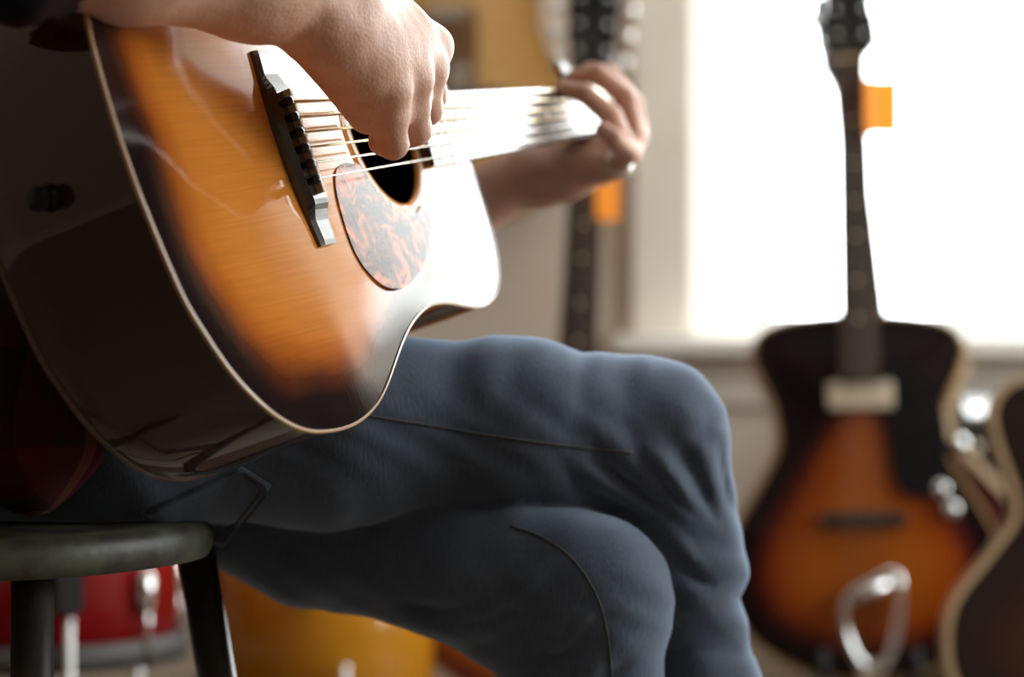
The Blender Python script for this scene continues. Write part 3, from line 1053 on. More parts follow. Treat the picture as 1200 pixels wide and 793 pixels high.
def translucent_card(name='orange_tag_card', c1=(.92, .42, .07), c2=(.97, .55, .14)):
    m = bpy.data.materials.new(name)
    m.use_nodes = True
    nt = m.node_tree; L = nt.links.new
    b = nt.nodes['Principled BSDF']; b.inputs['Base Color'].default_value = (*c1, 1); b.inputs['Roughness'].default_value = .7
    t = nt.nodes.new('ShaderNodeBsdfTranslucent'); t.inputs[0].default_value = (*c2, 1)
    tc = nt.nodes.new('ShaderNodeTexCoord'); n = nt.nodes.new('ShaderNodeTexNoise'); n.inputs['Scale'].default_value = 80
    L(tc.outputs['Object'], n.inputs['Vector'])
    r = nt.nodes.new('ShaderNodeMapRange'); r.inputs[3].default_value = .38; r.inputs[4].default_value = .52
    L(n.outputs['Fac'], r.inputs[0])
    mx = nt.nodes.new('ShaderNodeMixShader'); L(r.outputs[0], mx.inputs[0])
    L(b.outputs[0], mx.inputs[1]); L(t.outputs[0], mx.inputs[2]); L(mx.outputs[0], nt.nodes['Material Output'].inputs['Surface'])
    return m


M_card = translucent_card()


def price_tag(label, leaves, Y, knot, group):
    t = thing('price_tag', label, 'price tag', loc=at(*leaves[0][:2], Y), group=group)
    o = t.location
    for (u, v, w, h, yaw) in leaves:
        c = at(u, v, Y) - o
        wm = w / F * Y / 2; hm = h / F * Y
        lf = plate('card', [(-wm, 0), (-wm, -hm * .9), (-wm * .8, -hm), (wm * .85, -hm), (wm, -hm * .93), (wm, -.08 * hm), (wm * .7, 0)], -.0004, .0004, M_card, t)
        lf.data.transform(Matrix.Translation(c) @ Matrix.Rotation(yaw, 4, 'Z') @ Matrix.Rotation(math.pi / 2, 4, 'X'))
        tube('thread', [c + Vector((0, 0, -.004)), Vector(((c.x + (knot - o).x) / 2, c.y, ((c + (knot - o)) / 2).z - .004)), knot - o], .0006, M_thread, t, seg=5)
    return t


price_tag('folded orange price tag hanging from the headstock of the orange sunburst archtop', [(1024, 91, 24, 68, .5), (1043, 92, 25, 67, -.2)], 3.43, at(1026, 42, 3.45), 'orange price tags')
price_tag('narrow orange price tag hanging from the black headstock behind the fretting hand', [(712, 196, 28, 62, .15)], 3.30, at(716, 84, 3.34), 'orange price tags')


# --- drums ---
def drum(label, col, col2, c, r, z0, z1, group, rot=0.3, n_lug=6, leg_rot=0.5, m_rim=None):
    d = thing('floor_tom', label, 'drum', loc=(c[0], c[1], 0), group=group)
    M_sh = mat('drum_lacquer_' + label.split()[0], col, .4, coat=.6, coat_rough=.06, spec=.1, noise=(6, col2, .25))
    M_skin = MATS.get('drum_head') or mat('drum_head', (.78, .76, .72), .5, noise=(20, (.74, .72, .68), .2))
    lathe('shell', [(r - .006, z0), (r, z0 + .002), (r, z1 - .002), (r - .006, z1)], M_sh, d, seg=56)
    lathe('batter_head', [(r - .01, z1 - .004), (r + .001, z1 + .002), (r - .004, z1 + .006), (.02, z1 + .006)], M_skin, d, seg=56)
    for nm, za, zb in (('rim', z1 - .018, z1 + .012), ('rim', z0 - .012, z0 + .018)):
        V = []; Fc = []
        prof = [(r + .004, za), (r + .012, za), (r + .012, zb), (r + .006, zb + .002), (r + .003, zb)]
        for k in range(56):
            w = 2 * math.pi * k / 56
            for q, z in prof:
                V.append((q * math.cos(w), q * math.sin(w), z))
        for k in range(56):
            l = (k + 1) % 56
            for i in range(5):
                j = (i + 1) % 5
                Fc.append((k * 5 + i, k * 5 + j, l * 5 + j, l * 5 + i))
        pydata(nm, V, Fc, m_rim or M_chrome, d, smooth=True)
    for k in range(n_lug):
        a = rot + 2 * math.pi * k / n_lug
        A = Matrix.Rotation(a, 4, 'Z')
        for zc in (z0 + .24 * (z1 - z0), z0 + .76 * (z1 - z0)):
            lg = lathe('lug', [(.004, -.026), (.011, -.021), (.013, 0), (.011, .021), (.004, .026)], M_chrome, d, seg=14, axis_M=A @ Matrix.Translation((r + .008, 0, zc)))
            up = zc > (z0 + z1) / 2
            tube('tension_rod', [A @ Vector((r + .012, 0, zc)), A @ Vector((r + .012, 0, (z1 + .014) if up else (z0 - .014)))], .0035, M_chrome, lg, seg=8)
    for k in range(3):
        a = rot + leg_rot + 2 * math.pi * k / 3
        A = Matrix.Rotation(a, 4, 'Z')
        lg = tube('leg', [A @ Vector((r + .016, 0, z0 + .16)), A @ Vector((r + .016, 0, .09)), A @ Vector((r + .04, 0, .024))], .0055, M_chrome, d, seg=10)
        tube('rubber_foot', [A @ Vector((r + .036, 0, .036)), A @ Vector((r + .044, 0, .011))], .011, M_rub, lg, seg=12)
        box('leg_bracket', (0, 0, 0), (.001, .001, .001), M_chrome, lg).data.transform(Matrix.Identity(4))
        br = lg.children[-1]
        br.data.clear_geometry()
        bm_ = bmesh.new(); add_box(bm_, (r - .002, -.015, z0 + .06), (r + .026, .015, z0 + .12))
        bmesh.ops.transform(bm_, matrix=A, verts=bm_.verts)
        bm_.to_mesh(br.data); bm_.free()
    return d


cR = at(28, 700, 2.92)
drum('red lacquer floor tom with chrome lugs behind the stool', (.28, .004, .006), (.22, .003, .005), (cR.x, 2.92), .185, .33, .64, 'floor toms', rot=-1.62, m_rim=mat('dark_hoop', (.05, .045, .042), .6, noise=(20, (.07, .062, .058), .2)))
cY = at(377, 700, 3.20)
drum('yellow lacquer floor tom with chrome lugs between the stool and the orange guitar', (.52, .215, .008), (.46, .18, .007), (cY.x, 3.20), .148, .13, .47, 'floor toms', rot=-1.62, n_lug=6, leg_rot=.31)

# --- amplifier with a small white box on it ---
M_tolex = mat('amp_vinyl', (.022, .014, .011), .7, noise=(60, (.030, .020, .015), .2), bump=(400, .3, .001))
M_grille = mat('grille_cloth', (.06, .045, .035), .9, noise=(300, (.10, .08, .06), .2))
ac = at(1215, 700, 3.60)
am = thing('guitar_amplifier', 'dark vinyl guitar amplifier between the archtop and the dark brown guitar', 'amplifier', loc=(.835, 3.87, 0))
az = at(0, 488, 3.80).z
box('cabinet', (-.17, -.09, 0.012), (.17, .09, az), M_tolex, am, bevel=.01, seg=3)
box('grille', (-.145, -.094, .04), (.145, -.086, az - .09), M_grille, am, bevel=.003)
cp = box('control_panel', (-.145, -.094, az - .075), (.145, -.086, az - .02), M_blackpl, am, bevel=.002)
for i in range(5):
    lathe('control_knob', [(.009, 0), (.0085, .010), (.006, .013), (.002, .0135)], M_cream, cp, seg=16, axis_M=Matrix.Translation((-.11 + .055 * i, -.093, az - .047)) @ Matrix.Rotation(math.pi / 2, 4, 'X'))
for sx in (-1, 1):
    for sy in (-1, 1):
        lathe('rubber_foot', [(.015, 0), (.017, .012), (.015, .016)], M_rub, am, seg=16, axis_M=Matrix.Translation((sx * .14, sy * .065, 0)))
tube('handle', [(-.08, .068, az - .002), (-.07, .068, az + .018), (0, .068, az + .024), (.07, .068, az + .018), (.08, .068, az - .002)], .006, M_blackpl, am)
# sloping chrome panel on the amplifier's top
x0 = at(1131, 0, 3.84).x - am.location.x
V = []
for x in (x0, .15):
    V += [(x, -.06, az - .001), (x, -.06, az + .004), (x, .03, az + .046), (x, .045, az + .044), (x, .045, az - .001)]
Fc = [tuple(range(5)), tuple(range(5, 10))] + [(i, (i + 1) % 5, 5 + (i + 1) % 5, 5 + i) for i in range(5)]
pp = pydata('top_panel', V, Fc, mat('brushed_panel', (.80, .80, .80), .3, metal=1.0, noise=(60, (.76, .76, .76), .2)), am)
pp['label'] = 'sloping chrome control panel'

# --- rug under the drums ---
M_rug = mat('rug_pile', (.045, .022, .016), 1.0, spec=.1, noise=(22, (.075, .045, .03), .12), bump=(300, .6, .003))
rg = thing('rug', 'dark brown rug lying under the red and yellow drums', 'rug', loc=(-.75, 3.05, 0))
box('pile', (-.95, -.75, .0), (.64, .70, .012), M_rug, rg, bevel=.003)
fr0 = None
for sx in (-.95, .64):
    for k in range(48):
        y = -.735 + 1.42 * k / 47
        if fr0 is None:
            fo = tube('fringe', [(0, 0, .006), (-.012, .002, .005), (-.030, .0, .003)], .003, mat('fringe_wool', (.35, .29, .2), .9, noise=(60, (.3, .24, .17), .2)), rg, seg=5); fr0 = fo
        else:
            fo = bpy.data.objects.new('fringe', fr0.data); COL.objects.link(fo); fo.parent = rg
        fo.location = (sx, y, 0)
        if sx > 0:
            fo.rotation_euler.z = math.pi

# ------------------------------------------------------------------ stool
M_seatp = mat('chipped_green_paint', (.026, .017, .012), .55, noise=(26, (.060, .066, .036), .09), bump=(60, .5, .002))
M_leg = mat('stool_steel', (.035, .030, .027), .4, metal=.5, noise=(24, (.055, .046, .04), .2))
M_legw = mat('stool_rail', (.03, .027, .025), .5, metal=.3, noise=(24, (.045, .04, .036), .2))
SX, SY, SZ = -.415, 1.725, ZC - .129
stl = thing('round_stool', 'round stool with chipped green painted seat and dark metal legs', 'stool', loc=(SX, SY, 0))
lathe('seat', [(.185, SZ - .028), (.197, SZ - .026), (.201, SZ - .018), (.201, SZ - .008), (.196, SZ - .001), (.17, SZ), (.02, SZ)], M_seatp, stl, seg=72)
legs = []
for a in (-56, 34, 124, 214):
    A = Vector((math.cos(math.radians(a)), math.sin(math.radians(a)), 0))
    pT = A * .150 + Vector((0, 0, SZ - .02)); pB = A * .225 + Vector((0, 0, .008))
    if a == 34:
        pB = Vector((.262, .115, .008)); pT = Vector((.178, .075, SZ - .02))
    if a == -56:
        pT = Vector((.099, -.130, SZ - .02)); pB = Vector((.099, -.152, .008))
    l_ = tube('leg', [pT, pB],   .0145, M_leg, stl, seg=14)
    tube('rubber_foot', [pB + Vector((0, 0, .02)), pB - Vector((0, 0, .008))], .017, M_rub, l_, seg=14)
    legs.append((pT, pB))
ring = [pT.lerp(pB, .62) for pT, pB in legs]
for i in range(4):
    tube('stretcher', [ring[i], ring[(i + 1) % 4]], .008, M_legw, stl, seg=10)

# ------------------------------------------------------------------ the player
person = thing('person', 'seated person in a dark plaid shirt and blue jeans playing an acoustic guitar, legs crossed', 'person', loc=(SX, SY, 0))
PI_ = Matrix.Translation(-Vector((SX, SY, 0)))


def part(name, V, Q, m, parent=None):
    me = mesh_np(name, V - np.array([SX, SY, 0]), Q)
    return link(name, me, m, parent or person)


def skin_mat():
    m = bpy.data.materials.new('skin')
    m.use_nodes = True
    nt = m.node_tree; L = nt.links.new
    b = nt.nodes['Principled BSDF']
    b.inputs['Roughness'].default_value = .48
    b.inputs['Subsurface Weight'].default_value = .25
    b.inputs['Subsurface Radius'].default_value = (.010, .004, .002)
    b.inputs['Subsurface Scale'].default_value = .6
    tc = nt.nodes.new('ShaderNodeTexCoord')
    n = nt.nodes.new('ShaderNodeTexNoise'); n.inputs['Scale'].default_value = 38; n.inputs['Detail'].default_value = 5
    L(tc.outputs['Object'], n.inputs['Vector'])
    r = nt.nodes.new('ShaderNodeValToRGB')
    e = r.color_ramp.elements
    e[0].position = .32; e[0].color = (.54, .29, .205, 1); e[1].position = .68; e[1].color = (.66, .40, .30, 1)
    L(n.outputs['Fac'], r.inputs['Fac']); L(r.outputs['Color'], b.inputs['Base Color'])
    v = nt.nodes.new('ShaderNodeTexVoronoi'); v.inputs['Scale'].default_value = 420
    L(tc.outputs['Object'], v.inputs['Vector'])
    n2 = nt.nodes.new('ShaderNodeTexNoise'); n2.inputs['Scale'].default_value = 160; n2.inputs['Detail'].default_value = 4
    L(tc.outputs['Object'], n2.inputs['Vector'])
    ad = nt.nodes.new('ShaderNodeMath'); ad.operation = 'ADD'; L(v.outputs['Distance'], ad.inputs[0]); L(n2.outputs['Fac'], ad.inputs[1])
    bp = nt.nodes.new('ShaderNodeBump'); bp.inputs['Strength'].default_value = .25; bp.inputs['Distance'].default_value = .0008
    L(ad.outputs[0], bp.inputs['Height']); L(bp.outputs['Normal'], b.inputs['Normal'])
    return m


M_skin = skin_mat()
A3 = lambda u, v, Y: np.array(at(u, v, Y))
G3 = lambda x, y, z: np.array(gw(x, y, z))

# right arm and strumming hand
R_el = A3(-22, -104, 1.365)
R_wr = A3(392, 2, 1.545)
mcp = [A3(455, 110, 1.578), A3(480, 96, 1.600), A3(496, 84, 1.628), A3(502, 58, 1.654)]      # little, ring, middle, index
pip = [A3(461, 169, 1.602), A3(487, 152, 1.622), A3(500, 128, 1.648), A3(506, 112, 1.680)]
dip = [A3(448, 166, 1.610), A3(470, 158, 1.626), A3(486, 138, 1.650), A3(496, 130, 1.677)]
tip = [A3(444, 150, 1.624), A3(462, 142, 1.640), A3(478, 124, 1.660), A3(488, 128, 1.687)]


def right_arm(P):
    fore = chain(P, [(R_el, .043), (R_el * .62 + R_wr * .38, .041), (R_el * .25 + R_wr * .75, .0345), (R_wr, .0285)], .02)
    d = fore
    base = [A3(402, 42, 1.536), A3(412, 28, 1.548), A3(424, 10, 1.563), A3(432, -10, 1.583)]
    for i in range(4):
        e = rc(P, base[i], mcp[i], .0165, (.0115, .0120, .0125, .0130)[i])
        d = smin(d, e, .018)
    # heel of the hand on the little-finger side, ball of the thumb
    d = smin(d, rc(P, A3(372, 40, 1.536), A3(432, 132, 1.593), .0205, .0145), .020)
    d = smin(d, rc(P, A3(404, 25, 1.578), A3(440, 60, 1.628), .020, .016), .02)
    # back of the hand fills
    d = smin(d, rc(P, A3(440, 60, 1.568), A3(480, 45, 1.610), .017, .016), .018)
    for i in range(4):
        r0, r1, r2, r3 = ((.0108, .0098, .0085, .0075), (.0115, .0105, .0092, .008), (.0118, .0108, .0094, .0082), (.0115, .0105, .0092, .008))[i]
        f_ = chain(P, [(mcp[i], r0), (pip[i], r1), (dip[i], r2), (tip[i], r3)], .004)
        d = smin(d, f_, .0065)
        d = smin(d, np.linalg.norm(P - (mcp[i] + np.array([.003, -.002, .003])).astype(np.float32), axis=1) - (.0106, .0120, .0134, .0132)[i], .009)   # knuckle
    # thumb across to the index finger
    th = chain(P, [(A3(432, 47, 1.594), .0145), (A3(464, 77, 1.646), .012), (A3(484, 104, 1.676), .0095)], .005)
    d = smin(d, th, .010)
    # flesh between the closed fingers
    for i in range(3):
        for t_ in (.25, .5):
            a_ = mcp[i] * (1 - t_) + pip[i] * t_; b_ = mcp[i + 1] * (1 - t_) + pip[i + 1] * t_
            d = smin(d, rc(P, a_, b_, .0092 - .003 * t_, .0092 - .003 * t_), .008)
    d = smin(d, rc(P, mcp[2], mcp[3], .0115, .0118), .010)
    d = smin(d, rc(P, base[2] * .4 + mcp[2] * .6, mcp[3] * .8 + base[3] * .2, .013, .0125), .012)
    # tendons
    for i in (2, 3):
        a_ = base[i] * .6 + mcp[i] * .4 + np.array([.002, -.009, .0095]); b_ = mcp[i] + np.array([.0, -.006, .0075])
        d = smin(d, rc(P, a_, b_, .0022, .0032), .008)
    # wrist bone
    d = smin(d, np.linalg.norm(P - A3(378, 22, 1.521).astype(np.float32), axis=1) - .0115, .016)
    return d + .00012 * np.sin(P[:, 0] * 310 + P[:, 2] * 190) * np.sin(P[:, 1] * 260)


# left arm and fretting hand (in guitar coordinates)
L_el = G3(.500, -.075, -.285)
L_wr = G3(.565, -.036, -.058)
L_fing = [   # mcp, pip, dip, tip : little .. index
    [A3(722, 194, 2.090), A3(737, 180, 2.062), A3(720, 162, 2.048), A3(706, 151, 2.052)],
    [A3(736, 180, 2.120), A3(716, 136, 2.082), A3(686, 110, 2.078), A3(659, 104, 2.090)],
    [A3(743, 162, 2.138), A3(733, 114, 2.118), A3(702, 88, 2.116), A3(674, 90, 2.128)],
    [A3(744, 152, 2.160), A3(742, 122, 2.152), A3(714, 86, 2.150), A3(690, 82, 2.162)]]


def left_arm(P):
    d = chain(P, [(L_el, .040), (L_el * .6 + L_wr * .4, .037), (L_wr, .0255)], .02)
    for f_ in L_fing:
        m_ = f_[0]
        d = smin(d, rc(P, G3(.570, -.045, -.045), m_, .018, .0125), .014)
    d = smin(d, rc(P, G3(.560, -.052, -.020), G3(.590, -.050, -.010), .018, .016), .014)
    for i, f_ in enumerate(L_fing):
        p = f_
        r = (.0092, .0085, .0076, .0066) if i == 0 else (.0104, .0096, .0086, .0076)
        d = smin(d, chain(P, list(zip(p, r)), .003), .005)
    d = smin(d, chain(P, [(G3(.580, -.040, -.045), .0155), (G3(.605, -.010, -.042), .012), (G3(.612, .012, -.036), .0105)], .005), .012)
    return d


# torso line: shoulders run parallel to the guitar neck
TC = np.array([-.405, 1.775, 0])
AX = np.array([.35, .937, 0]); FW = np.array([.937, -.35, 0])
TB = np.stack([FW, AX, np.array([0, 0, 1.])], 1)
R_sh = TC - AX * .175 + FW * .03 + np.array([0, 0, ZC + .445])
L_sh = TC + AX * .175 + FW * .03 + np.array([0, 0, ZC + .445])
HD = TC + FW * .085 + np.array([0, 0, ZC + .645])


def torso_head(P):
    d = ell(P, TC + FW * -.01 + np.array([0, 0, ZC + .12]), (.098, .150, .22), TB)
    d = smin(d, ell(P, TC + FW * .01 + np.array([0, 0, ZC + .34]), (.10, .165, .17), TB), .05)
    d = smin(d, rc(P, R_sh, L_sh, .058, .058), .05)
    d = smin(d, chain(P, [(R_sh, .056), (R_el * .5 + R_sh * .5, .048), (R_el, .043)], .02), .02)
    d = smin(d, chain(P, [(L_sh, .056), (L_el * .5 + L_sh * .5, .048), (L_el, .041)], .02), .02)
    d = smin(d, rc(P, TC + FW * .02 + np.array([0, 0, ZC + .44]), HD + np.array([0, 0, -.04]) - FW * .012, .062, .056), .03)
    # head: skull, jaw, brow, nose, lips, ears, eyelids
    Z = lambda f_, a_, z_: (HD + FW * f_ + AX * a_ + np.array([0, 0, z_]))
    h = ell(P, Z(-.012, 0, .035), (.098, .075, .103), TB)
    h = smin(h, ell(P, Z(.034, 0, -.038), (.056, .056, .070), TB), .035)
    h = smin(h, rc(P, Z(.074, 0, -.088), Z(.066, 0, -.092), .016, .018), .025)
    h = smin(h, rc(P, Z(.086, 0, .022), Z(.104, 0, -.018), .0065, .0095), .010)
    h = smin(h, rc(P, Z(.094, -.010, -.022), Z(.094, .010, -.022), .007, .007), .006)
    h = smin(h, rc(P, Z(.078, -.020, .040), Z(.078, .020, .040), .011, .011), .014)
    for s_ in (-1, 1):
        h = smax(h, -(np.linalg.norm(P - Z(.096, .031 * s_, .018).astype(np.float32), axis=1) - .013), .012)
        h = smin(h, rc(P, Z(.080, .016 * s_, .036), Z(.066, .046 * s_, .036), .0085, .008), .010)
        h = smin(h, np.linalg.norm(P - Z(.069, .031 * s_, .018).astype(np.float32), axis=1) - .0142, .004)
        h = smax(h, -ell(P, Z(.084, .031 * s_, .017), (.012, .0115, .0042), TB), .002)
        h = smin(h, rc(P, Z(.066, .040 * s_, -.010), Z(.050, .055 * s_, -.004), .014, .012), .018)
        h = smin(h, ell(P, Z(-.008, .076 * s_, .004), (.018, .008, .031), TB), .006)
    for a_, b_, r_ in ((-.0525, .0835, .0062), (-.063, .0815, .0068)):
        h = smin(h, rc(P, Z(b_, -.015, a_), Z(b_, .015, a_), r_ * .7, r_ * .7), .006)
    h = smax(h, -rc(P, Z(.095, -.021, -.0578), Z(.095, .021, -.0578), .0022, .0022), .004)
    return smin(d, h, .02)


Vs = []; Qs = []; off = 0
for fn, lo, hi, h_ in ((right_arm, (-.345, 1.30, ZC + .08), (-.02, 1.76, ZC + .33), .0022),
                       (left_arm, (-.27, 2.02, ZC - .03), (.15, 2.26, ZC + .27), .0028),
                       (torso_head, (-.62, 1.30, ZC - .12), (-.10, 2.30, ZC + .54), .0075),
                       (torso_head, HD - np.array([.16, .14, .1122]), HD + np.array([.16, .14, .20]), .0032)):
    V, Q = surface_net(fn, lo, hi, h_)
    Vs.append(V); Qs.append(Q + off); off += len(V)
body = part('body', np.vstack(Vs), np.vstack(Qs), M_skin)
for s in (-1, 1):
    ec = Vector(HD + FW * .069 + AX * .031 * s + np.array([0, 0, .018]))
    ey_ = lathe('eye', [(.0005, -.0115), (.007, -.0092), (.0115, 0), (.007, .0092), (.0005, .0115)], mat('eye_white', (.75, .72, .68), .2), body, seg=16, axis_M=PI_ @ Matrix.Translation(ec) @ Vector((0, 0, 1)).rotation_difference(Vector(FW)).to_matrix().to_4x4())
    lathe('iris', [(.0048, 0), (.003, .0012)], mat('iris_brown', (.05, .025, .012), .15), ey_, seg=16, axis_M=PI_ @ Matrix.Translation(ec + Vector(FW) * .0104) @ Vector((0, 0, 1)).rotation_difference(Vector(FW)).to_matrix().to_4x4())


M_brow = mat('brow_hair', (.035, .020, .012), .7, noise=(90, (.05, .03, .018), .2))
for s in (-1, 1):
    tube('eyebrow', [PI_ @ Vector(HD + FW * f_ + AX * a_ * s + np.array([0, 0, z_])) for f_, a_, z_ in ((.0885, .014, .042), (.0845, .030, .0465), (.0735, .046, .0415))], [.0032, .0036, .0018], M_brow, body, seg=8)
M_lip = mat('lips', (.36, .12, .10), .45, noise=(90, (.40, .15, .12), .2))
for z_, f_ in ((-.0535, .0865), (-.0630, .0855)):
    tube('lip', [PI_ @ Vector(HD + FW * (f_ - .25 * abs(a_) ** 1.3) + AX * a_ + np.array([0, 0, z_ + .05 * abs(a_) * (1 if z_ < -.058 else -1)])) for a_ in np.linspace(-.021, .021, 9)], [.0012, .003, .0038, .0042, .0042, .0042, .0038, .003, .0012], M_lip, body, seg=8)


def hair(P):
    d = ell(P, HD + np.array([0, 0, .045]) - FW * .022, (.106, .086, .112), TB)
    q = P - (HD).astype(np.float32)
    fw = q @ FW.astype(np.float32)
    d = smax(d, -(q[:, 2] - (-.055 + 1.25 * np.clip(fw + .02, 0, 1)) - .004 * np.sin(q[:, 1] * 160)), .012)
    return d + .0022 * np.sin(q[:, 1] * 230 + 3 * np.sin(q[:, 2] * 60)) + .0012 * np.sin(q[:, 0] * 310)


V, Q = surface_net(hair, HD - .16, HD + .20, .005)
part('hair', V, Q, mat('dark_hair', (.030, .018, .011), .5, noise=(60, (.05, .03, .018), .2)))

# ring on the fretting hand
p = L_fing[0]
rp = Vector(p[0]).lerp(Vector(p[1]), .22); rd = (Vector(p[1]) - Vector(p[0])).normalized()
Mr = PI_ @ Matrix.Translation(rp) @ Vector((0, 0, 1)).rotation_difference(rd).to_matrix().to_4x4()
tube('finger_ring', [Mr @ Vector((.0105 * math.cos(2 * math.pi * k / 24), .0105 * math.sin(2 * math.pi * k / 24), 0)) for k in range(24)], .0022, M_chrome, person, seg=8, closed=True)


# shirt
def plaid():
    m = bpy.data.materials.new('plaid_flannel')
    m.use_nodes = True
    nt = m.node_tree; L = nt.links.new
    b = nt.nodes['Principled BSDF']; b.inputs['Roughness'].default_value = .95; b.inputs['Specular IOR Level'].default_value = .1
    tc = nt.nodes.new('ShaderNodeTexCoord')
    mp = nt.nodes.new('ShaderNodeMapping'); mp.inputs['Rotation'].default_value = (.12, .1, .35)
    L(tc.outputs['Object'], mp.inputs['Vector'])

    def band(direction, scale, phase, stops):
        w = nt.nodes.new('ShaderNodeTexWave'); w.wave_type = 'BANDS'; w.bands_direction = direction; w.wave_profile = 'SAW'
        w.inputs['Scale'].default_value = scale; w.inputs['Phase Offset'].default_value = phase
        w.inputs['Distortion'].default_value = .0
        L(mp.outputs['Vector'], w.inputs['Vector'])
        r = nt.nodes.new('ShaderNodeValToRGB'); r.color_ramp.interpolation = 'CONSTANT'
        el = r.color_ramp.elements
        while len(el) < len(stops):
            el.new(.5)
        for e, (p_, c_) in zip(el, stops):
            e.position = p_; e.color = (*c_, 1)
        L(w.outputs['Fac'], r.inputs['Fac'])
        return r
    st = [(0, (.006, .006, .009)), (.34, (.060, .008, .012)), (.62, (.032, .030, .026)), (.74, (.20, .10, .04)), (.80, (.050, .006, .010))]
    a = band('Z', 1.55, .4, st); c = band('X', 1.7, 1.2, st); c2 = band('Y', 1.7, 2.0, st)
    m1 = nt.nodes.new('ShaderNodeMixRGB'); m1.inputs[0].default_value = .5; L(a.outputs[0], m1.inputs[1]); L(c.outputs[0], m1.inputs[2])
    m2 = nt.nodes.new('ShaderNodeMixRGB'); m2.inputs[0].default_value = .25; L(m1.outputs[0], m2.inputs[1]); L(c2.outputs[0], m2.inputs[2])
    L(m2.outputs[0], b.inputs['Base Color'])
    n = nt.nodes.new('ShaderNodeTexNoise'); n.inputs['Scale'].default_value = 500; L(tc.outputs['Object'], n.inputs['Vector'])
    bp = nt.nodes.new('ShaderNodeBump'); bp.inputs['Strength'].default_value = .3; bp.inputs['Distance'].default_value = .001
    L(n.outputs['Fac'], bp.inputs['Height']); L(bp.outputs['Normal'], b.inputs['Normal'])
    return m


R_cuff = R_el * .75 + R_wr * .25


def shirt(P):
    d = ell(P, TC + FW * -.005 + np.array([0, 0, ZC + .10]), (.115, .165, .23), TB)
    d = smin(d, ell(P, TC + FW * .01 + np.array([0, 0, ZC + .34]), (.112, .178, .18), TB), .05)
    d = smin(d, rc(P, R_sh, L_sh, .068, .068), .05)
    # loose hem over the hip
    d = smin(d, rc(P, np.array([-.345, 1.655, ZC - .015]), np.array([-.318, 1.640, ZC - .075]), .050, .036), .04)
    d = smin(d, rc(P, np.array([-.50, 1.64, ZC - .03]), np.array([-.34, 1.63, ZC - .08]), .05, .03), .05)
    d = smin(d, chain(P, [(R_sh, .070), (R_el * .5 + R_sh * .5, .064), (R_el, .060)], .02), .025)
    d = smin(d, rc(P, R_el, R_cuff - (R_wr - R_el) * .1, .056, .046), .02)
    ax_ = (R_wr - R_el) / np.linalg.norm(R_wr - R_el)
    t_ = (P - R_cuff.astype(np.float32)) @ ax_.astype(np.float32)
    rad = np.linalg.norm(P - R_cuff.astype(np.float32) - t_[:, None] * ax_.astype(np.float32), axis=1)
    cuff = np.hypot(np.maximum(np.abs(t_) - .024, 0), np.abs(rad - .0455)) - .0045
    d = smin(d, cuff, .006)
    d = smin(d, chain(P, [(L_sh, .070), (L_el * .5 + L_sh * .5, .062), (L_el, .056), (L_el * .68 + L_wr * .32, .047)], .02), .025)
    # guitar back presses the cloth flat
    gz = (P - np.array(GT, np.float32)) @ GR[:, 2].astype(np.float32)
    gx = (P - np.array(GT, np.float32)) @ GR[:, 0].astype(np.float32)
    gy = (P - np.array(GT, np.float32)) @ GR[:, 1].astype(np.float32)
    inb = np.maximum(np.maximum(np.abs(gx - .04) - .27, np.abs(gy) - .20), -(gz + .125))
    inb = np.maximum(inb, gz - .05)
    d = np.where((np.abs(gx - .04) < .28) & (np.abs(gy) < .192) & (gz > -.2) & (gz < -.01), smax(d, gz + .119, .02), d)
    # neck opening and forearm opening
    d = smax(d, -rc(P, TC + FW * .045 + np.array([0, 0, ZC + .50]), HD, .070, .09), .01)
    d = smax(d, -rc(P, R_cuff + ax_ * .010, R_cuff + ax_ * .08, .042, .042), .003)
    w = .004 * np.sin(P[:, 2] * 55 + 6 * np.sin(P[:, 0] * 11 + P[:, 1] * 9)) + .003 * np.sin(P[:, 0] * 80 + P[:, 2] * 30)
    return d + w


V, Q = surface_net(shirt, (-.66, 1.28, ZC - .14), (-.05, 2.30, ZC + .58), .0056)
shirt_o = part('shirt', V, Q, plaid())
sb = [TC + FW * (.128 - .0008 * i) + np.array([0, 0, ZC + .10 + .075 * i]) for i in range(5)]

# jeans
Rh = np.array([-.425, 1.700, ZC - .048]); Rk = np.array([.100, 1.835, ZC - .078]); Ra = np.array([.150, 1.900, ZC - .47])
Lh = np.array([-.355, 1.885, ZC - .048]); Lk = np.array([.055, 1.765, ZC - .190]); La = np.array([.055, 1.775, ZC - .585])


def packet(P, c, dr, lam, amp, R, ph=0., fan=0.):
    """a patch of cloth folds: rounded ridges, sharp valleys, unevenly spaced; fan spreads them from one end"""
    q = P - np.array(c, np.float32)
    dr = np.array(dr, np.float32); dr = dr / np.linalg.norm(dr)
    al = np.array([-dr[2], 0, dr[0]], np.float32)
    s = q @ dr; t = q @ al
    s = s / (1 + fan * np.clip(t / R, -.8, 1.5))
    w = .55 * np.sin(q[:, 0] * 31 + q[:, 2] * 19 + ph * 2) + .45 * np.sin(t * 45 + ph * 5) + .5 * np.sin(s * 57 + ph * 3)
    m = .55 + .45 * np.sin(t * 38 + s * 60 + ph * 7)
    return amp * m * (1.2 - 2 * np.abs(np.sin(np.pi * s / lam + ph + w))) * np.exp(-(q * q).sum(1) / (R * R))


def right_leg(P):
    mid = Rh * .45 + Rk * .55
    return chain(P, [(Rh, .082), (Rh * .72 + Rk * .28 + np.array([0, 0, .000]), .0765), (mid + np.array([0, 0, .001]), .0690), (Rk * .82 + Rh * .18 + np.array([0, 0, .002]), .0640), (Rk, .0570), (Rk * .78 + Ra * .22 + np.array([.004, 0, 0]), .0545), (Rk * .45 + Ra * .55 + np.array([.008, 0, 0]), .0555), (Ra, .043)], .035)


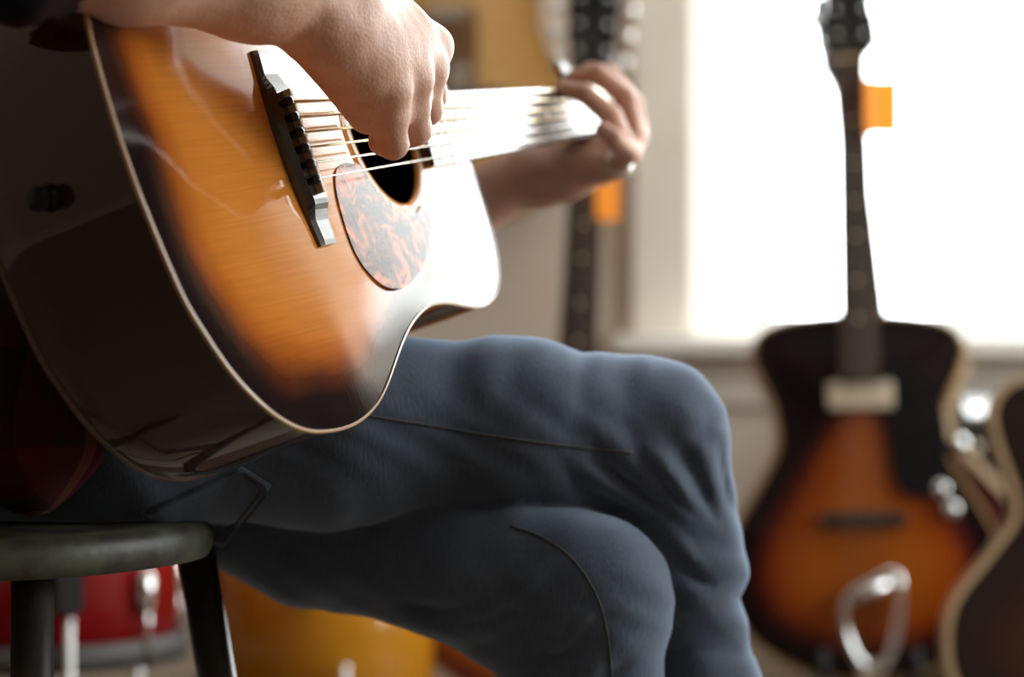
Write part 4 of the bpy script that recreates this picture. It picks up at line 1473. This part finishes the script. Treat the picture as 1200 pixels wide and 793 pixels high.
def left_leg(P):
    return chain(P, [(Lh, .078), (Lh * .5 + Lk * .5 + np.array([0, .015, -.016]), .0610), (Lk * .85 + Lh * .15 + np.array([0, 0, -.010]), .0535), (Lk, .0545), (Lk * .75 + La * .25, .0510), (Lk * .45 + La * .55, .0510), (La, .045)], .035)


def jeans(P):
    r = right_leg(P)
    # folds of the upper leg: behind the bent knee, over the kneecap, down the shin, across the lap
    r = r + packet(P, A3(775, 565, 1.77), (1, 0, .9), .028, .0062, .058, 1.0, .5)
    r = r + packet(P, A3(815, 650, 1.80), (.45, 0, 1), .036, .0045, .050, .4)
    r = r + packet(P, A3(855, 735, 1.83), (.2, 0, 1), .050, .0055, .070, 2.0)
    r = r + packet(P, A3(700, 430, 1.76), (1, 0, -.5), .050, .0015, .075, .2)
    r = r + packet(P, A3(566, 398, 1.72), (1, 0, -.25), .036, .0034, .040, 1.2)
    r = r + packet(P, A3(800, 450, 1.80), (1, 0, -.6), .040, .0022, .05, 1.1)
    r = r + packet(P, A3(600, 560, 1.72), (.3, 0, 1), .075, .0014, .10, 2.2)
    r = r + packet(P, A3(748, 560, 1.76), (1, 0, 1.0), .026, .0060, .045, .3, .6)
    l = left_leg(P)
    l = l + packet(P, A3(500, 680, 1.76), (-.26, 0, 1), .048, .0060, .11, .5)
    l = l + packet(P, A3(645, 745, 1.72), (-.55, 0, 1), .030, .0055, .050, 1.5)
    l = l + packet(P, A3(650, 800, 1.72), (-.2, 0, 1), .036, .0040, .06, .2)
    d = smin(r, l, .004)
    d = d + .0009 * np.sin(P[:, 0] * 71 + 2.2 * np.sin(P[:, 2] * 33 + P[:, 1] * 21)) * np.sin(P[:, 2] * 64 + 2 * np.sin(P[:, 0] * 27 + 1)) + .0005 * np.sin(P[:, 0] * 150 + P[:, 2] * 120 + 3 * np.sin(P[:, 2] * 50))
    hip = ell(P, np.array([-.400, 1.79, ZC - .040]), (.105, .150, .088), TB)
    d = smin(d, hip, .03)
    d = np.where((P[:, 0] - SX) ** 2 + (P[:, 1] - SY) ** 2 < .199 ** 2, smax(d, (ZC - .130) - P[:, 2], .004), d)      # flattened on the seat
    # open trouser ends
    d = smax(d, -(rc(P, Ra, Ra + (Ra - Rk) * .3, .036, .036)), .003)
    d = smax(d, -(rc(P, La, La + (La - Lk) * .3, .038, .038)), .003)
    d = smax(d, (Ra[2] - .012) - P[:, 2] - np.where(P[:, 0] < .09, 9., 0.), .002)
    d = smax(d, (La[2] - .012) - P[:, 2], .002)
    return d


def denim():
    m = bpy.data.materials.new('denim')
    m.use_nodes = True
    nt = m.node_tree; L = nt.links.new
    b = nt.nodes['Principled BSDF']; b.inputs['Roughness'].default_value = .85
    b.inputs['Sheen Weight'].default_value = .6; b.inputs['Sheen Tint'].default_value = (.6, .75, 1, 1)
    b.inputs['Specular IOR Level'].default_value = .2
    tc = nt.nodes.new('ShaderNodeTexCoord')
    n = nt.nodes.new('ShaderNodeTexNoise'); n.inputs['Scale'].default_value = 11; n.inputs['Detail'].default_value = 6
    L(tc.outputs['Object'], n.inputs['Vector'])
    r = nt.nodes.new('ShaderNodeValToRGB'); e = r.color_ramp.elements
    e[0].position = .3; e[0].color = (.034, .044, .064, 1); e[1].position = .75; e[1].color = (.060, .078, .110, 1)
    L(n.outputs['Fac'], r.inputs['Fac'])
    w = nt.nodes.new('ShaderNodeTexNoise'); w.inputs['Scale'].default_value = 520; w.inputs['Detail'].default_value = 2
    mp = nt.nodes.new('ShaderNodeMapping'); mp.inputs['Rotation'].default_value = (0, .7, 0); mp.inputs['Scale'].default_value = (1, 1, .25)
    L(tc.outputs['Object'], mp.inputs['Vector']); L(mp.outputs['Vector'], w.inputs['Vector'])
    mx = nt.nodes.new('ShaderNodeMixRGB'); mx.blend_type = 'MULTIPLY'; mx.inputs[0].default_value = .6
    mr = nt.nodes.new('ShaderNodeMapRange'); mr.inputs[3].default_value = .35; mr.inputs[4].default_value = 1.65
    L(w.outputs['Fac'], mr.inputs[0]); L(r.outputs['Color'], mx.inputs[1]); L(mr.outputs[0], mx.inputs[2])
    L(mx.outputs[0], b.inputs['Base Color'])
    bp = nt.nodes.new('ShaderNodeBump'); bp.inputs['Strength'].default_value = .35; bp.inputs['Distance'].default_value = .0008
    L(w.outputs['Fac'], bp.inputs['Height']); L(bp.outputs['Normal'], b.inputs['Normal'])
    return m


M_denim = denim()
V, Q = surface_net(jeans, (-.57, 1.58, ZC - .62), (.25, 2.03, ZC + .07), .0038)
jo = part('jeans', V, Q, M_denim)
M_stitch = mat('seam_thread', (.055, .050, .046), .8, noise=(200, (.04, .04, .04), .2))


def seam(name, pix, r=.0009, lift=.0003, m=None, y0=1.5):
    pts = []
    for u, v in resample(catmull(pix, 40), 40):
        p_ = trace(jeans, u, v, y0, 2.1)
        if p_ is not None:
            pts.append(Vector(p_ + grad(jeans, p_) * lift) - Vector((SX, SY, 0)))
    if len(pts) > 3:
        tube(name, pts, r, m or M_stitch, jo, seg=6)


seam('outseam', [(425, 486), (500, 498), (580, 511), (660, 522), (742, 530)])
seam('inseam', [(598, 616), (640, 632), (675, 660), (700, 700), (712, 745), (716, 792)])
# back pocket
PK = [(318, 568), (283, 547), (130, 590), (262, 641)]
c00, c10, c11, c01 = [np.array(q, float) for q in ((318, 568), (284, 547), (165, 600), (262, 640))]
N_ = 12
Vp = []; ok = True
for i in range(N_ + 1):
    for j in range(N_ + 1):
        a, b_ = i / N_, j / N_
        q = (c00 * (1 - a) + c10 * a) * (1 - b_) + (c01 * (1 - a) + c11 * a) * b_
        p_ = trace(jeans, q[0], q[1], 1.5, 2.1)
        if p_ is None:
            ok = False; break
        Vp.append(p_ + grad(jeans, p_) * .0010 - np.array([SX, SY, 0]))
    if not ok:
        break
if ok:
    Fp = [(i * (N_ + 1) + j, (i + 1) * (N_ + 1) + j, (i + 1) * (N_ + 1) + j + 1, i * (N_ + 1) + j + 1) for i in range(N_) for j in range(N_)]
    pk_ = pydata('back_pocket', Vp, Fp, M_denim, jo, smooth=True)
    sm = pk_.modifiers.new('thick', 'SOLIDIFY'); sm.thickness = .0022; sm.offset = 0
seam('pocket_stitch', [(286, 552), (312, 570), (300, 592), (262, 634)], r=.0007, lift=.0026)
seam('pocket_stitch', [(284, 556), (304, 571), (292, 592), (254, 633)], r=.0007, lift=.0026)

# shoes and socks (below the frame)
M_sock = mat('grey_sock', (.06, .06, .065), .9, noise=(80, (.08, .08, .085), .2))
M_shoe = mat('brown_leather', (.07, .035, .018), .45, noise=(18, (.10, .05, .026), .25))
M_sole = mat('shoe_sole', (.02, .016, .013), .7, noise=(30, (.03, .025, .02), .2))
for ank, dn, toe in ((La, np.array([.0, 0, 0]), np.array([.955, -.28, .0])), (Ra, np.array([0, 0, 0]), np.array([.84, .15, -.45]))):
    toe = toe / np.linalg.norm(toe)
    if ank is La:
        heel = np.array([ank[0] - .035, ank[1], .048])
    else:
        heel = ank + np.array([-.01, .02, -.085])
    upv = np.array([0, 0, 1.]) - toe * toe[2]; upv /= np.linalg.norm(upv)

    def shoe(P, heel=heel, toe=toe, upv=upv, ank=ank):
        d = rc(P, heel, heel + toe * .10, .038, .040)
        d = smin(d, rc(P, heel + toe * .09, heel + toe * .20 - upv * .006, .042, .030), .02)
        d = smin(d, rc(P, heel + upv * .01, heel + upv * .055 + toe * .01, .036, .037), .02)
        d = smax(d, -((P - heel.astype(np.float32)) @ upv.astype(np.float32)) - .030, .004)
        d = smax(d, -rc(P, heel + upv * .06 + toe * .01, heel + upv * .2, .031, .035), .004)
        return d

    def sole(P, heel=heel, toe=toe, upv=upv):
        d = rc(P, heel, heel + toe * .10, .043, .046)
        d = smin(d, rc(P, heel + toe * .09, heel + toe * .20, .046, .036), .02)
        hh_ = (P - heel.astype(np.float32)) @ upv.astype(np.float32)
        return smax(d, np.abs(hh_ + .037) - .009, .003)
    lo = np.minimum(heel, heel + toe * .2) - .11; hi = np.maximum(heel, heel + toe * .2) + .13
    V, Q = surface_net(shoe, lo, hi, .005)
    so = part('shoe', V, Q, M_shoe)
    V, Q = surface_net(sole, lo, hi, .004)
    part('sole', V, Q, M_sole, so)
    kd = Rk if ank is Ra else Lk
    V, Q = surface_net(lambda P: rc(P, ank + (kd - ank) * .12, heel + upv * .02 + toe * .01, .034, .030), np.minimum(ank, heel) - .09, np.maximum(ank, heel) + .12, .006)
    part('sock', V, Q, M_sock)
